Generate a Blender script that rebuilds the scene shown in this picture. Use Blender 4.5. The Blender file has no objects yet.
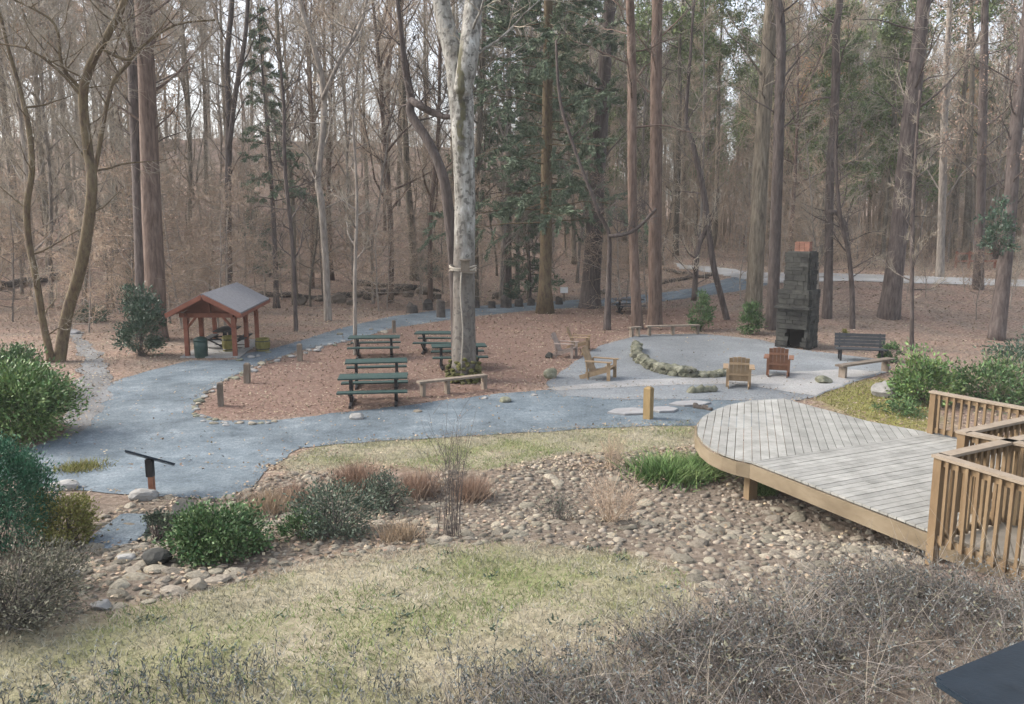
import bpy, bmesh, math, random
import numpy as np
from mathutils import Vector, Matrix
random.seed(7); rng = np.random.default_rng(11)
S = bpy.context.scene; COL = S.collection
R = math.radians; PI = math.pi
# ------------------------------------------------------------------ camera model
F = 800.0; H = 4.9; PT = math.atan(130/800); CP, SP = math.cos(PT), math.sin(PT)
def ray(px, py):
    a = (px-512)/F; b = (352-py)/F
    return a, CP+b*SP, -SP+b*CP
def at(px, py, d):                       # the point of that sight line at distance d down the valley
    x, y, z = ray(px, py); t = d/y
    return Vector((x*t, d, H+z*t))
def lev(px, py, z0=0.0):
    x, y, z = ray(px, py); t = (z0-H)/z
    return Vector((x*t, y*t, z0))
def sm(t):
    t = np.clip(t, 0, 1); return t*t*(3-2*t)
def vnoise(x, y, s=1.0, seed=0):
    x = np.asarray(x, float)*s+seed*17.3; y = np.asarray(y, float)*s-seed*9.1
    return (np.sin(x*1.3+1.7*np.sin(y*.9+.4))+np.sin(y*1.7+1.3*np.sin(x*1.1+2.1))+.6*np.sin(x*2.9+y*2.3+1.1)+.5*np.sin(x*4.3-y*3.7))/3.1
def hgt(x, y):
    x = np.asarray(x, float); y = np.asarray(y, float)
    z = 1.15*(1-sm((y-4)/14))
    yc = np.interp(x, [-9, -5.4, -3.3, 1.4, 4, 8], [9.6, 10.6, 12.5, 12.9, 11.6, 9.2])
    z = z-.22*np.exp(-((y-yc)/1.4)**2)
    z = z+1.5*sm((y-31)/15)*sm((x-7)/9)
    y0 = np.clip(53+.42*np.minimum(x, 0), 35, 53)
    sl = .21-.17*sm((x-4)/22)
    up = np.maximum(y-y0, 0)
    hill = sl*np.sqrt(up*up+25)-sl*5
    hill = np.minimum(hill, 15+hill*.12)
    z = z+hill+vnoise(x, y, .35)*.35*sm((up-3)/10)+vnoise(x, y, 1.6, 2)*.07*sm(up/6)
    z = z+vnoise(x, y, 1.1, 4)*.05*(1-sm((y-9)/5))
    return z
def hz(x, y): return float(hgt(x, y))
def G(px, py):                            # where a sight line meets the ground
    x, y, z = ray(px, py); t = 4.0
    while t < 260:
        if H+z*t < hz(x*t, y*t): break
        t += .25
    lo, hi = t-.25, t
    for _ in range(14):
        m = (lo+hi)/2
        if H+z*m < hz(x*m, y*m): hi = m
        else: lo = m
    return Vector((x*hi, y*hi, hz(x*hi, y*hi)))
def inpoly(x, y, P):
    ins = np.zeros(np.shape(x), bool); n = len(P)
    for i in range(n):
        x1, y1 = P[i][0], P[i][1]; x2, y2 = P[(i+1) % n][0], P[(i+1) % n][1]
        if y1 == y2: continue
        c = ((y1 > y) != (y2 > y)) & (x < (x2-x1)*(y-y1)/(y2-y1)+x1)
        ins ^= c
    return ins
# ------------------------------------------------------------------ materials
def mat(name, cols, scale=5, rough=.85, bump=.3, stretch=(1, 1, 1), island=0., objr=0., bscale=None, spec=.25, detail=6, trans=0., hue=0., nr=.65, grain=0.):
    m = bpy.data.materials.new(name); m.use_nodes = True; nt = m.node_tree; N = nt.nodes; L = nt.links
    b = N['Principled BSDF']; b.inputs['Roughness'].default_value = rough; b.inputs['Specular IOR Level'].default_value = spec
    tc = N.new('ShaderNodeTexCoord'); mp = N.new('ShaderNodeMapping'); mp.inputs['Scale'].default_value = stretch
    L.new(tc.outputs['Object'], mp.inputs['Vector'])
    nz = N.new('ShaderNodeTexNoise'); nz.inputs['Scale'].default_value = scale; nz.inputs['Detail'].default_value = detail; nz.inputs['Roughness'].default_value = nr
    L.new(mp.outputs[0], nz.inputs['Vector'])
    rp = N.new('ShaderNodeValToRGB'); e = rp.color_ramp.elements
    while len(e) < len(cols): e.new(.5)
    for i, c in enumerate(cols):
        e[i].position = .3+.4*i/max(1, len(cols)-1); e[i].color = (*c, 1)
    L.new(nz.outputs['Fac'], rp.inputs['Fac']); out = rp.outputs['Color']
    for amt, kind in ((island, 'ShaderNodeNewGeometry'), (objr, 'ShaderNodeObjectInfo')):
        if amt:
            g = N.new(kind); mr = N.new('ShaderNodeMapRange'); mr.inputs['To Min'].default_value = 1-amt; mr.inputs['To Max'].default_value = 1+amt
            L.new(g.outputs['Random Per Island' if kind.endswith('Geometry') else 'Random'], mr.inputs['Value'])
            hs = N.new('ShaderNodeHueSaturation'); L.new(out, hs.inputs['Color']); L.new(mr.outputs[0], hs.inputs['Value'])
            if hue:
                m2 = N.new('ShaderNodeMapRange'); m2.inputs['To Min'].default_value = .5-hue; m2.inputs['To Max'].default_value = .5+hue
                wn = N.new('ShaderNodeTexWhiteNoise'); wn.noise_dimensions = '1D'
                L.new(g.outputs['Random Per Island' if kind.endswith('Geometry') else 'Random'], wn.inputs['W'])
                L.new(wn.outputs['Value'], m2.inputs['Value']); L.new(m2.outputs[0], hs.inputs['Hue'])
            out = hs.outputs['Color']
    if grain:
        gz = N.new('ShaderNodeTexNoise'); gz.inputs['Scale'].default_value = 22; gz.inputs['Detail'].default_value = 4; gz.inputs['Roughness'].default_value = .75; L.new(mp.outputs[0], gz.inputs['Vector'])
        pz = N.new('ShaderNodeTexNoise'); pz.inputs['Scale'].default_value = .23; pz.inputs['Detail'].default_value = 5; L.new(mp.outputs[0], pz.inputs['Vector'])
        for src, lo, hi, am in ((gz, .35, .65, grain), (pz, .38, .62, .16)):
            mr = N.new('ShaderNodeMapRange'); mr.inputs['From Min'].default_value = lo; mr.inputs['From Max'].default_value = hi; mr.inputs['To Min'].default_value = 1-am; mr.inputs['To Max'].default_value = 1+am
            L.new(src.outputs['Fac'], mr.inputs['Value']); hs = N.new('ShaderNodeHueSaturation'); L.new(out, hs.inputs['Color']); L.new(mr.outputs[0], hs.inputs['Value']); out = hs.outputs['Color']
    L.new(out, b.inputs['Base Color'])
    if bump:
        bz = N.new('ShaderNodeTexNoise'); bz.inputs['Scale'].default_value = bscale or scale*4; bz.inputs['Detail'].default_value = 5
        L.new(mp.outputs[0], bz.inputs['Vector'])
        bp = N.new('ShaderNodeBump'); bp.inputs['Strength'].default_value = bump; bp.inputs['Distance'].default_value = .03
        L.new(bz.outputs['Fac'], bp.inputs['Height']); L.new(bp.outputs[0], b.inputs['Normal'])
    return m
MT = {}
MT['bark'] = mat('bark_brown', [(0.055, 0.045, 0.034), (0.145, 0.121, 0.090), (0.235, 0.200, 0.150)], 6, bump=.8, stretch=(1.6, 1.6, .25), objr=.35)
MT['barkg'] = mat('bark_grey', [(0.105, 0.088, 0.074), (0.220, 0.189, 0.160), (0.330, 0.292, 0.248)], 6, bump=.7, stretch=(1.6, 1.6, .3), objr=.3)
MT['barkw'] = mat('bark_warm', [(0.057, 0.037, 0.028), (0.131, 0.090, 0.070), (0.197, 0.143, 0.115)], 6, bump=.8, stretch=(1.6, 1.6, .25), objr=.2)
MT['barkm'] = mat('bark_mossy', [(0.042, 0.029, 0.021), (0.100, 0.069, 0.043), (0.137, 0.106, 0.057), (0.158, 0.110, 0.081)], 5, bump=1., stretch=(1.4, 1.4, .45), nr=.75)
MT['barkd'] = mat('bark_dark', [(0.036, 0.028, 0.026), (0.090, 0.071, 0.063), (0.143, 0.119, 0.107)], 6, bump=.8, stretch=(1.6, 1.6, .3), objr=.2)
MT['twig'] = mat('twig_grey', [(0.226, 0.191, 0.146), (0.392, 0.345, 0.270)], 2, bump=0, objr=.35)
MT['twigw'] = mat('twig_warm', [(0.262, 0.197, 0.141), (0.440, 0.345, 0.253)], 2, bump=0, objr=.3)
MT['twigd'] = mat('twig_dark', [(.06, .05, .045), (.12, .10, .09)], 2, bump=0, objr=.2)
MT['hem'] = mat('hemlock_needles', [(0.058, 0.083, 0.055), (0.103, 0.138, 0.085), (0.155, 0.193, 0.121)], 1.2, bump=0, island=.35, rough=.7)
MT['pine'] = mat('pine_needles', [(0.062, 0.097, 0.043), (0.125, 0.166, 0.065), (0.188, 0.206, 0.081)], 1., bump=0, island=.35, objr=.25, rough=.7)
MT['sunglowleaf'] = mat('sunglow_orange_leaves', [(0.270, 0.144, 0.066), (0.405, 0.231, 0.110), (0.446, 0.288, 0.165)], 1, bump=0, island=.3, objr=.2)  # orange leaf colour stands in for low sun on the treetops
MT['beech'] = mat('withered_beech_leaves', [(.26, .17, .13), (.34, .25, .19)], 1, bump=0, island=.25, objr=.2)
MT['holly'] = mat('holly_leaves', [(.028, .055, .034), (.05, .09, .055), (.08, .125, .075)], 2, bump=0, island=.4, rough=.5, spec=.4, hue=.02)
MT['laurel'] = mat('laurel_leaves', [(.06, .115, .035), (.12, .19, .06), (.19, .26, .09)], 1.6, bump=0, island=.4, rough=.5, spec=.4, hue=.03)
MT['ivy'] = mat('ivy_leaves', [(.04, .08, .03), (.08, .135, .05), (.125, .185, .08)], 3, bump=0, island=.4, rough=.55, hue=.03)
MT['sage'] = mat('grey_green_leaves', [(.045, .065, .045), (.085, .11, .075), (.14, .16, .11)], 3, bump=0, island=.4, rough=.6, hue=.03)
MT['sagebrown'] = mat('grey_brown_leaves', [(0.069, 0.063, 0.046), (0.127, 0.121, 0.086), (0.184, 0.172, 0.127)], 3, bump=0, island=.4, hue=.03)
MT['dusk'] = mat('dusky_leaves', [(0.062, 0.073, 0.070), (0.119, 0.131, 0.125), (0.188, 0.200, 0.188)], 3, bump=0, island=.45, hue=.03)
MT['paleweed'] = mat('pale_dead_stems', [(0.208, 0.176, 0.136), (0.304, 0.268, 0.216)], 2, bump=0, island=.3)
MT['fresh'] = mat('fresh_green_blades', [(0.057, 0.110, 0.033), (0.103, 0.170, 0.055), (0.172, 0.220, 0.088)], 1.5, bump=0, island=.35, hue=.02)
MT['ledge'] = mat('brown_ledge_rock', [(.05, .04, .032), (.11, .09, .07), (.19, .16, .125)], 2, bump=.8, objr=.3)
MT['fascia'] = mat('aged_rim_board', [(.115, .088, .055), (.165, .13, .085), (.21, .17, .115)], 2.5, bump=.3, stretch=(.4, .4, 1))
MT['cone'] = mat('juniper_needles', [(0.022, 0.070, 0.039), (0.043, 0.121, 0.065), (0.072, 0.171, 0.097)], 3, bump=0, island=.35, rough=.6)
MT['yel'] = mat('yellow_green_leaves', [(.12, .12, .03), (.21, .20, .06), (.28, .25, .10)], 3, bump=0, island=.35, hue=.03)
MT['rust'] = mat('rusty_dry_blades', [(.20, .125, .085), (.29, .20, .145), (.34, .26, .19)], 2, bump=0, island=.3)
MT['straw'] = mat('straw_blades', [(.28, .21, .14), (.38, .29, .20)], 2, bump=0, island=.3)
MT['grass'] = mat('lawn_blades', [(0.182, 0.174, 0.116), (0.278, 0.261, 0.199), (0.350, 0.327, 0.275)], .8, bump=0, island=.35, hue=.015)
MT['grassg'] = mat('green_blades', [(0.085, 0.126, 0.038), (0.138, 0.184, 0.062), (0.199, 0.231, 0.095)], 1.5, bump=0, island=.35, hue=.02)
MT['brush'] = mat('brush_stems', [(0.075, 0.064, 0.058), (0.149, 0.132, 0.118), (0.225, 0.201, 0.178)], 2, bump=0, island=.6)
MT['leaf'] = mat('fallen_leaves', [(0.138, 0.092, 0.060), (0.230, 0.173, 0.118), (0.330, 0.288, 0.213)], .5, bump=0, island=.6, hue=.02)
MT['stone'] = mat('creek_stone', [(0.111, 0.096, 0.073), (0.186, 0.164, 0.125), (0.254, 0.229, 0.182)], 4, bump=.6, objr=.4, island=.1, hue=.01)
MT['stonei'] = mat('small_creek_stone', [(0.102, 0.088, 0.069), (0.175, 0.152, 0.117), (0.238, 0.211, 0.169)], 4, bump=.4, island=.4, hue=.012)
MT['boulder'] = mat('boulder_stone', [(0.156, 0.148, 0.133), (0.257, 0.250, 0.234), (0.351, 0.335, 0.312)], 3, bump=.6, objr=.15)
MT['chim'] = mat('chimney_stone', [(0.015, 0.015, 0.015), (0.035, 0.035, 0.031), (0.058, 0.057, 0.049)], 3, bump=.8, island=.25)
MT['mortar'] = mat('chimney_mortar', [(.04, .04, .036), (.075, .073, .065)], 8, bump=.5)
MT['soot'] = mat('sooty_firebox', [(.006, .006, .006), (.012, .011, .01)], 5, bump=.2)
MT['brick'] = mat('orange_brick', [(.19, .09, .062), (.27, .14, .10)], 8, bump=.4, island=.2)
MT['ring'] = mat('fire_ring_stone', [(.07, .07, .05), (.13, .13, .09), (.21, .20, .16)], 5, bump=.7, island=.4)
MT['green'] = mat('green_recycled_plank', [(0.015, 0.036, 0.032), (0.032, 0.059, 0.052)], 6, bump=.15, rough=.65, island=.15)
MT['black'] = mat('black_steel', [(.010, .010, .012), (.022, .022, .025)], 10, bump=.05, rough=.5, spec=.4)
MT['dgrey'] = mat('dark_grey_plank', [(.028, .031, .034), (.055, .058, .062)], 6, bump=.15, rough=.6)
MT['deck'] = mat('weathered_deck_board', [(0.158, 0.156, 0.141), (0.226, 0.223, 0.204), (0.284, 0.280, 0.257)], 3, bump=.25, stretch=(1, 1, 1), island=.12, rough=.75)
MT['deckw'] = mat('weathered_walkway_board', [(.25, .215, .165), (.33, .29, .23)], 3, bump=.25, island=.13, rough=.75)
MT['timb'] = mat('treated_timber', [(0.102, 0.066, 0.035), (0.156, 0.106, 0.059), (0.204, 0.149, 0.087)], 2.5, bump=.3, stretch=(1, 1, .35), island=.12)
MT['cap'] = mat('weathered_rail_cap', [(.18, .142, .102), (.255, .21, .16)], 3, bump=.3, island=.08)
MT['cedar'] = mat('red_stained_timber', [(.17, .062, .04), (.25, .10, .065)], 4, bump=.2)
MT['shing'] = mat('grey_shingle', [(0.136, 0.136, 0.144), (0.208, 0.208, 0.220)], 9, bump=.5)
MT['chairy'] = mat('golden_chair_timber', [(0.218, 0.149, 0.086), (0.310, 0.224, 0.138)], 5, bump=.2, island=.12)
MT['chairr'] = mat('red_brown_chair_timber', [(.135, .065, .04), (.20, .10, .06)], 5, bump=.2, island=.12)
MT['chairg'] = mat('grey_chair_timber', [(.22, .17, .14), (.32, .26, .22)], 5, bump=.2, island=.12)
MT['log'] = mat('old_timber', [(.12, .092, .07), (.19, .155, .12), (.25, .21, .165)], 5, bump=.5, stretch=(1, 1, .4), objr=.2)
MT['logd'] = mat('dark_log', [(.03, .026, .023), (.065, .055, .048), (.10, .085, .072)], 5, bump=.6, objr=.2)
MT['post'] = mat('golden_post', [(.21, .145, .065), (.28, .20, .10)], 5, bump=.3, stretch=(1, 1, .3))
MT['rustpost'] = mat('rusty_post', [(.20, .085, .05), (.29, .14, .09)], 8, bump=.2)
MT['can'] = mat('green_bin', [(.018, .04, .034), (.035, .065, .055)], 6, bump=.05, rough=.5)
MT['barrel'] = mat('barrel_timber', [(.13, .115, .035), (.22, .19, .06)], 5, bump=.3)
MT['white'] = mat('white_board', [(.72, .70, .68), (.8, .78, .76)], 4, bump=.03)
MT['slate'] = mat('blue_black_panel', [(.006, .011, .017), (.014, .022, .032)], 14, bump=.05, rough=.45, spec=.22)
MT['slab'] = mat('pale_flagstone', [(0.188, 0.188, 0.188), (0.260, 0.258, 0.257)], 4, bump=.3)
MT['rope'] = mat('pale_rope', [(.24, .21, .17), (.33, .30, .25)], 20, bump=.2)
MT['moss'] = mat('moss', [(0.048, 0.051, 0.012), (0.084, 0.084, 0.024), (0.120, 0.102, 0.042)], 6, bump=.6, island=.3)
# ------------------------------------------------------------------ mesh helpers
class MB:
    def __init__(s): s.v = []; s.f = []
    def add(s, vs, fs):
        o = len(s.v); s.v += [tuple(v) for v in vs]; s.f += [tuple(i+o for i in f) for f in fs]
    def hexa(s, b, t): s.add(list(b)+list(t), [(3, 2, 1, 0), (4, 5, 6, 7), (0, 1, 5, 4), (1, 2, 6, 5), (2, 3, 7, 6), (3, 0, 4, 7)])
    def obox(s, c, ax, ay, az):
        c = Vector(c); ax, ay, az = Vector(ax), Vector(ay), Vector(az)
        s.hexa([c-ax-ay-az, c+ax-ay-az, c+ax+ay-az, c-ax+ay-az], [c-ax-ay+az, c+ax-ay+az, c+ax+ay+az, c-ax+ay+az])
    def box(s, c, d, rz=0, M=None):
        m = Matrix.Rotation(rz, 3, 'Z') if M is None else M
        s.obox(c, m @ Vector((d[0]/2, 0, 0)), m @ Vector((0, d[1]/2, 0)), m @ Vector((0, 0, d[2]/2)))
    def beam(s, p, q, w, h, up=(0, 0, 1)):
        p, q = Vector(p), Vector(q); d = q-p; n = d.normalized(); u = Vector(up)
        sd = n.cross(u)
        if sd.length < 1e-4: sd = n.cross(Vector((1, 0, 0)))
        sd.normalize(); u = sd.cross(n)
        s.obox((p+q)/2, d/2, sd*w/2, u*h/2)
    def tube(s, pts, rad, sides=6, cap=True):
        n = len(pts); o = len(s.v); prev = None
        for i in range(n):
            a = pts[max(0, i-1)]; b = pts[min(n-1, i+1)]
            t = (Vector(b)-Vector(a)); t = t.normalized() if t.length > 1e-9 else Vector((0, 0, 1))
            if prev is None:
                prev = Vector((1, 0, 0)) if abs(t.x) < .8 else Vector((0, 1, 0))
            u = prev-t*prev.dot(t)
            u = u.normalized() if u.length > 1e-6 else t.orthogonal().normalized()
            w = t.cross(u); prev = u; p = Vector(pts[i]); r = rad[i]
            for k in range(sides):
                a = 2*PI*k/sides; s.v.append(tuple(p+(u*math.cos(a)+w*math.sin(a))*r))
        for i in range(n-1):
            for k in range(sides):
                k2 = (k+1) % sides; b = o+i*sides
                s.f.append((b+k, b+k2, b+sides+k2, b+sides+k))
        if cap:
            s.f.append(tuple(o+k for k in reversed(range(sides)))); s.f.append(tuple(o+(n-1)*sides+k for k in range(sides)))
    def stone(s, c, r, seed=0, sq=.7, sub=2, rz=0, rough=.18):
        rr = random.Random(seed); bm = bmesh.new(); bmesh.ops.create_icosphere(bm, subdivisions=sub, radius=1)
        pl = [(Vector((rr.gauss(0, 1), rr.gauss(0, 1), rr.gauss(0, 1))).normalized(), rr.uniform(.62, .9)) for _ in range(9)]
        vs = []; cz, sz = math.cos(rz), math.sin(rz)
        for v in bm.verts:
            p = v.co.copy()
            for n, d in pl:
                e = p.dot(n)-d
                if e > 0: p -= n*e*.85
            p *= 1+rr.uniform(-.03, .03)
            p = Vector((p.x*r[0], p.y*r[1], p.z*r[2]))
            vs.append((c[0]+p.x*cz-p.y*sz, c[1]+p.x*sz+p.y*cz, c[2]+p.z))
        bm.verts.index_update(); s.add(vs, [[v.index for v in f.verts] for f in bm.faces]); bm.free()
    def mesh(s, name, m, smooth=False):
        me = bpy.data.meshes.new(name); me.from_pydata(s.v, [], s.f); me.materials.append(m)
        if smooth: me.polygons.foreach_set('use_smooth', [True]*len(me.polygons))
        me.update(); return me
    def build(s, name, m, parent=None, smooth=False, loc=None, label=None):
        o = bpy.data.objects.new(name, s.mesh(name, m, smooth)); COL.objects.link(o)
        if parent: o.parent = parent
        if loc is not None: o.location = loc
        if label: o['label'] = label
        return o
def npmesh(name, V, Fc, m, smooth=False):
    V = np.ascontiguousarray(V, np.float32).reshape(-1, 3); Fc = np.ascontiguousarray(Fc, np.int32); k = Fc.shape[1]
    me = bpy.data.meshes.new(name); me.vertices.add(len(V)); me.vertices.foreach_set('co', V.ravel())
    me.loops.add(Fc.size); me.loops.foreach_set('vertex_index', Fc.ravel())
    me.polygons.add(len(Fc)); me.polygons.foreach_set('loop_start', np.arange(len(Fc), dtype=np.int32)*k)
    try: me.polygons.foreach_set('loop_total', np.full(len(Fc), k, np.int32))
    except Exception: pass
    if smooth: me.polygons.foreach_set('use_smooth', np.ones(len(Fc), bool))
    me.update(calc_edges=True); me.materials.append(m); return me
def ob(name, me, parent=None, loc=None):
    o = bpy.data.objects.new(name, me); COL.objects.link(o)
    if parent: o.parent = parent
    if loc is not None: o.location = loc
    return o
def unit(a): return a/np.maximum(np.linalg.norm(a, axis=-1, keepdims=True), 1e-9)
def cards(P, D, Ln, Wd, side=None):       # leaf-shaped faces
    P = np.asarray(P); n = len(P); D = unit(D)
    if side is None: side = rng.normal(size=(n, 3))
    W = unit(np.cross(D, side)); Ln = np.broadcast_to(Ln, n)[:, None]; Wd = np.broadcast_to(Wd, n)[:, None]
    V = np.stack([P, P+D*Ln*.45+W*Wd/2, P+D*Ln, P+D*Ln*.45-W*Wd/2], 1)
    return V.reshape(-1, 3), np.arange(4*n).reshape(n, 4)
def blades(P, Hh, w, lean=.4):
    n = len(P); a = rng.uniform(0, 2*PI, n); Hh = np.broadcast_to(Hh, n)
    side = np.stack([np.cos(a), np.sin(a), 0*a], 1)*(w/2)
    tip = P+np.stack([rng.normal(0, lean, n)*Hh, rng.normal(0, lean, n)*Hh, Hh], 1)
    return np.stack([P-side, P+side, tip], 1).reshape(-1, 3), np.arange(3*n).reshape(n, 3)
def thing(name, label, cat, loc=(0, 0, 0), rz=0, group=None):
    o = bpy.data.objects.new(name, None); COL.objects.link(o); o.location = loc; o.rotation_euler = (0, 0, rz); o.empty_display_size = .2
    return tag(o, label, cat, group)
def tag(o, label, cat, group=None):
    o['label'] = label; o['category'] = cat
    if group: o['group'] = group
    return o
def struct(o): o['kind'] = 'structure'; return o
def stuff(o, label=None, cat=None):
    o['kind'] = 'stuff'
    if label: o['label'] = label; o['category'] = cat
    return o
def dup(root, loc, rz=0, sc=1, label=None, group=None):
    r = root.copy(); COL.objects.link(r); r.location = loc; r.rotation_euler = (0, 0, rz)
    r.scale = (sc, sc, sc) if not hasattr(sc, '__len__') else sc
    if label: r['label'] = label
    if group: r['group'] = group
    for ch in KIDS.get(root.name, list(root.children)):
        c = ch.copy(); COL.objects.link(c); c.parent = r
        for g in ch.children:
            e = g.copy(); COL.objects.link(e); e.parent = c
    return r
KIDS = {}
# ------------------------------------------------------------------ ground zones (outlines on the ground, in metres)
def gp(L): return [G(*p)[:2] for p in L]
LAWN1 = gp([(-60, 650), (0, 634), (100, 611), (200, 590), (300, 562), (400, 549), (500, 540), (560, 545), (640, 556), (690, 577), (705, 610), (640, 650), (600, 703)])+[(1, 2), (-12, 2), (-12, 8)]
BR = gp([(470, 703), (560, 668), (640, 640), (740, 606), (830, 585), (930, 576), (1000, 590), (1060, 612)])+[(7.2, 4.2), (1, 4.2), (-1, 4.6)]
SOIL = gp([(-40, 480), (40, 482), (110, 492), (150, 494), (150, 520), (90, 560), (60, 640), (-60, 660)])
LAWN2 = gp([(278, 462), (330, 443), (400, 438), (480, 434), (560, 428), (640, 424), (692, 420), (700, 445), (640, 452), (560, 456), (500, 470), (430, 472), (380, 463), (330, 470), (290, 474)])
MOSS = gp([(815, 398), (850, 384), (880, 378), (910, 390), (930, 404), (930, 436), (870, 425)])
CREEK = gp([(30, 620), (62, 560), (100, 520), (140, 497), (215, 497), (262, 480), (300, 470), (360, 480), (430, 476), (500, 466), (560, 454), (640, 450), (700, 446), (760, 490), (850, 520), (940, 548), (915, 575), (800, 610), (730, 622), (690, 580), (640, 558), (560, 547), (500, 542), (400, 551), (300, 564), (200, 593), (100, 614)])
MULCH = gp([(195, 410), (205, 395), (225, 380), (262, 362), (300, 350), (350, 340), (395, 328), (470, 318), (540, 311), (600, 308), (700, 306), (760, 325), (620, 335), (575, 362), (545, 382), (500, 396), (440, 402), (330, 414), (230, 420)])
PATH = gp([(1100, 282), (1000, 280), (900, 276), (800, 273), (760, 274), (700, 287), (640, 295), (560, 301), (480, 306), (440, 310), (390, 317), (345, 327), (300, 341), (268, 350), (244, 354), (235, 360), (190, 361), (150, 371), (125, 378), (100, 388), (86, 402), (78, 420), (62, 436), (35, 447), (-10, 462), (-30, 476), (40, 484), (70, 490), (110, 494), (150, 496), (200, 499), (228, 499), (252, 488), (268, 468), (300, 449), (340, 444), (400, 440), (480, 436), (560, 431), (620, 427), (700, 426), (760, 430), (800, 395), (730, 383), (640, 386), (560, 389), (500, 394), (440, 401), (400, 407), (330, 414), (280, 420), (225, 421), (193, 413), (200, 398), (222, 382), (262, 363), (300, 351), (350, 341), (395, 328), (470, 317), (540, 310), (600, 307), (640, 303), (690, 298), (735, 292), (760, 287), (800, 282), (850, 281), (900, 283), (1000, 286), (1100, 288)])
RING_C = lev(702, 356); RING = []
CIRC = gp([(545, 384), (575, 362), (600, 346), (640, 335), (700, 334), (760, 340), (800, 350), (850, 356), (890, 361), (890, 372), (850, 384), (815, 397), (790, 402), (700, 400), (620, 400), (560, 396)])
TRAIL = gp([(62, 440), (92, 425), (108, 398), (108, 388), (112, 372), (100, 352), (84, 336), (70, 324), (58, 326), (74, 345), (82, 366), (74, 392), (60, 420)])
SAND = gp([(545, 389), (600, 383), (640, 380), (700, 378), (740, 378), (800, 372), (850, 370), (880, 372), (815, 396), (730, 384), (640, 387), (560, 391)])
ROAD2 = gp([(676, 263), (720, 268), (760, 273), (800, 272.6), (900, 275.6), (1000, 279.6), (1100, 281.6), (1100, 288.4), (1000, 286.4), (900, 283.4), (850, 281.4), (800, 282.4), (770, 285), (752, 281), (715, 273), (676, 267)])

# ------------------------------------------------------------------ terrain sheet
ys = np.concatenate([np.arange(-14, 4, 1.), np.arange(4, 26, .16), np.arange(26, 60, .45), np.arange(60, 150, 2.5), np.arange(150, 420, 15)])
us = np.linspace(-1, 1, 261)
Y = np.repeat(ys[:, None], len(us), 1); X = us[None, :]*(11+.92*np.clip(Y, 0, 500))
Z = hgt(X, Y)
V = np.stack([X, Y, Z], -1).reshape(-1, 3)
nr, nc = len(ys), len(us)
ii = (np.arange(nr-1)[:, None]*nc+np.arange(nc-1)[None, :]).ravel()
Fc = np.stack([ii, ii+1, ii+nc+1, ii+nc], 1)
def member(P, x, y, j=.22, n=6):
    acc = np.zeros(np.shape(x))
    for k in range(n):
        jx = rng.normal(0, j, np.shape(x)); jy = rng.normal(0, j, np.shape(x))
        acc += inpoly(x+jx+vnoise(x, y, 1.3, k)*.15, y+jy+vnoise(y, x, 1.3, k+5)*.2, P)
    return acc/n
fx, fy = V[:, 0], V[:, 1]
zr = np.maximum(member(LAWN1, fx, fy, .3), member(LAWN2, fx, fy, .2)); zg = member(CREEK, fx, fy)*(1-zr); zg = np.maximum(zg, member(SOIL, fx, fy, .25)*(1-zr)*.8); zg = np.maximum(zg, member(BR, fx, fy, .3)*.9); zr = zr*(1-zg); zb = member(MULCH, fx, fy); za = member(MOSS, fx, fy, .3)  # under the brush (BR) the dark soil tone also paints in shade
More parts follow.
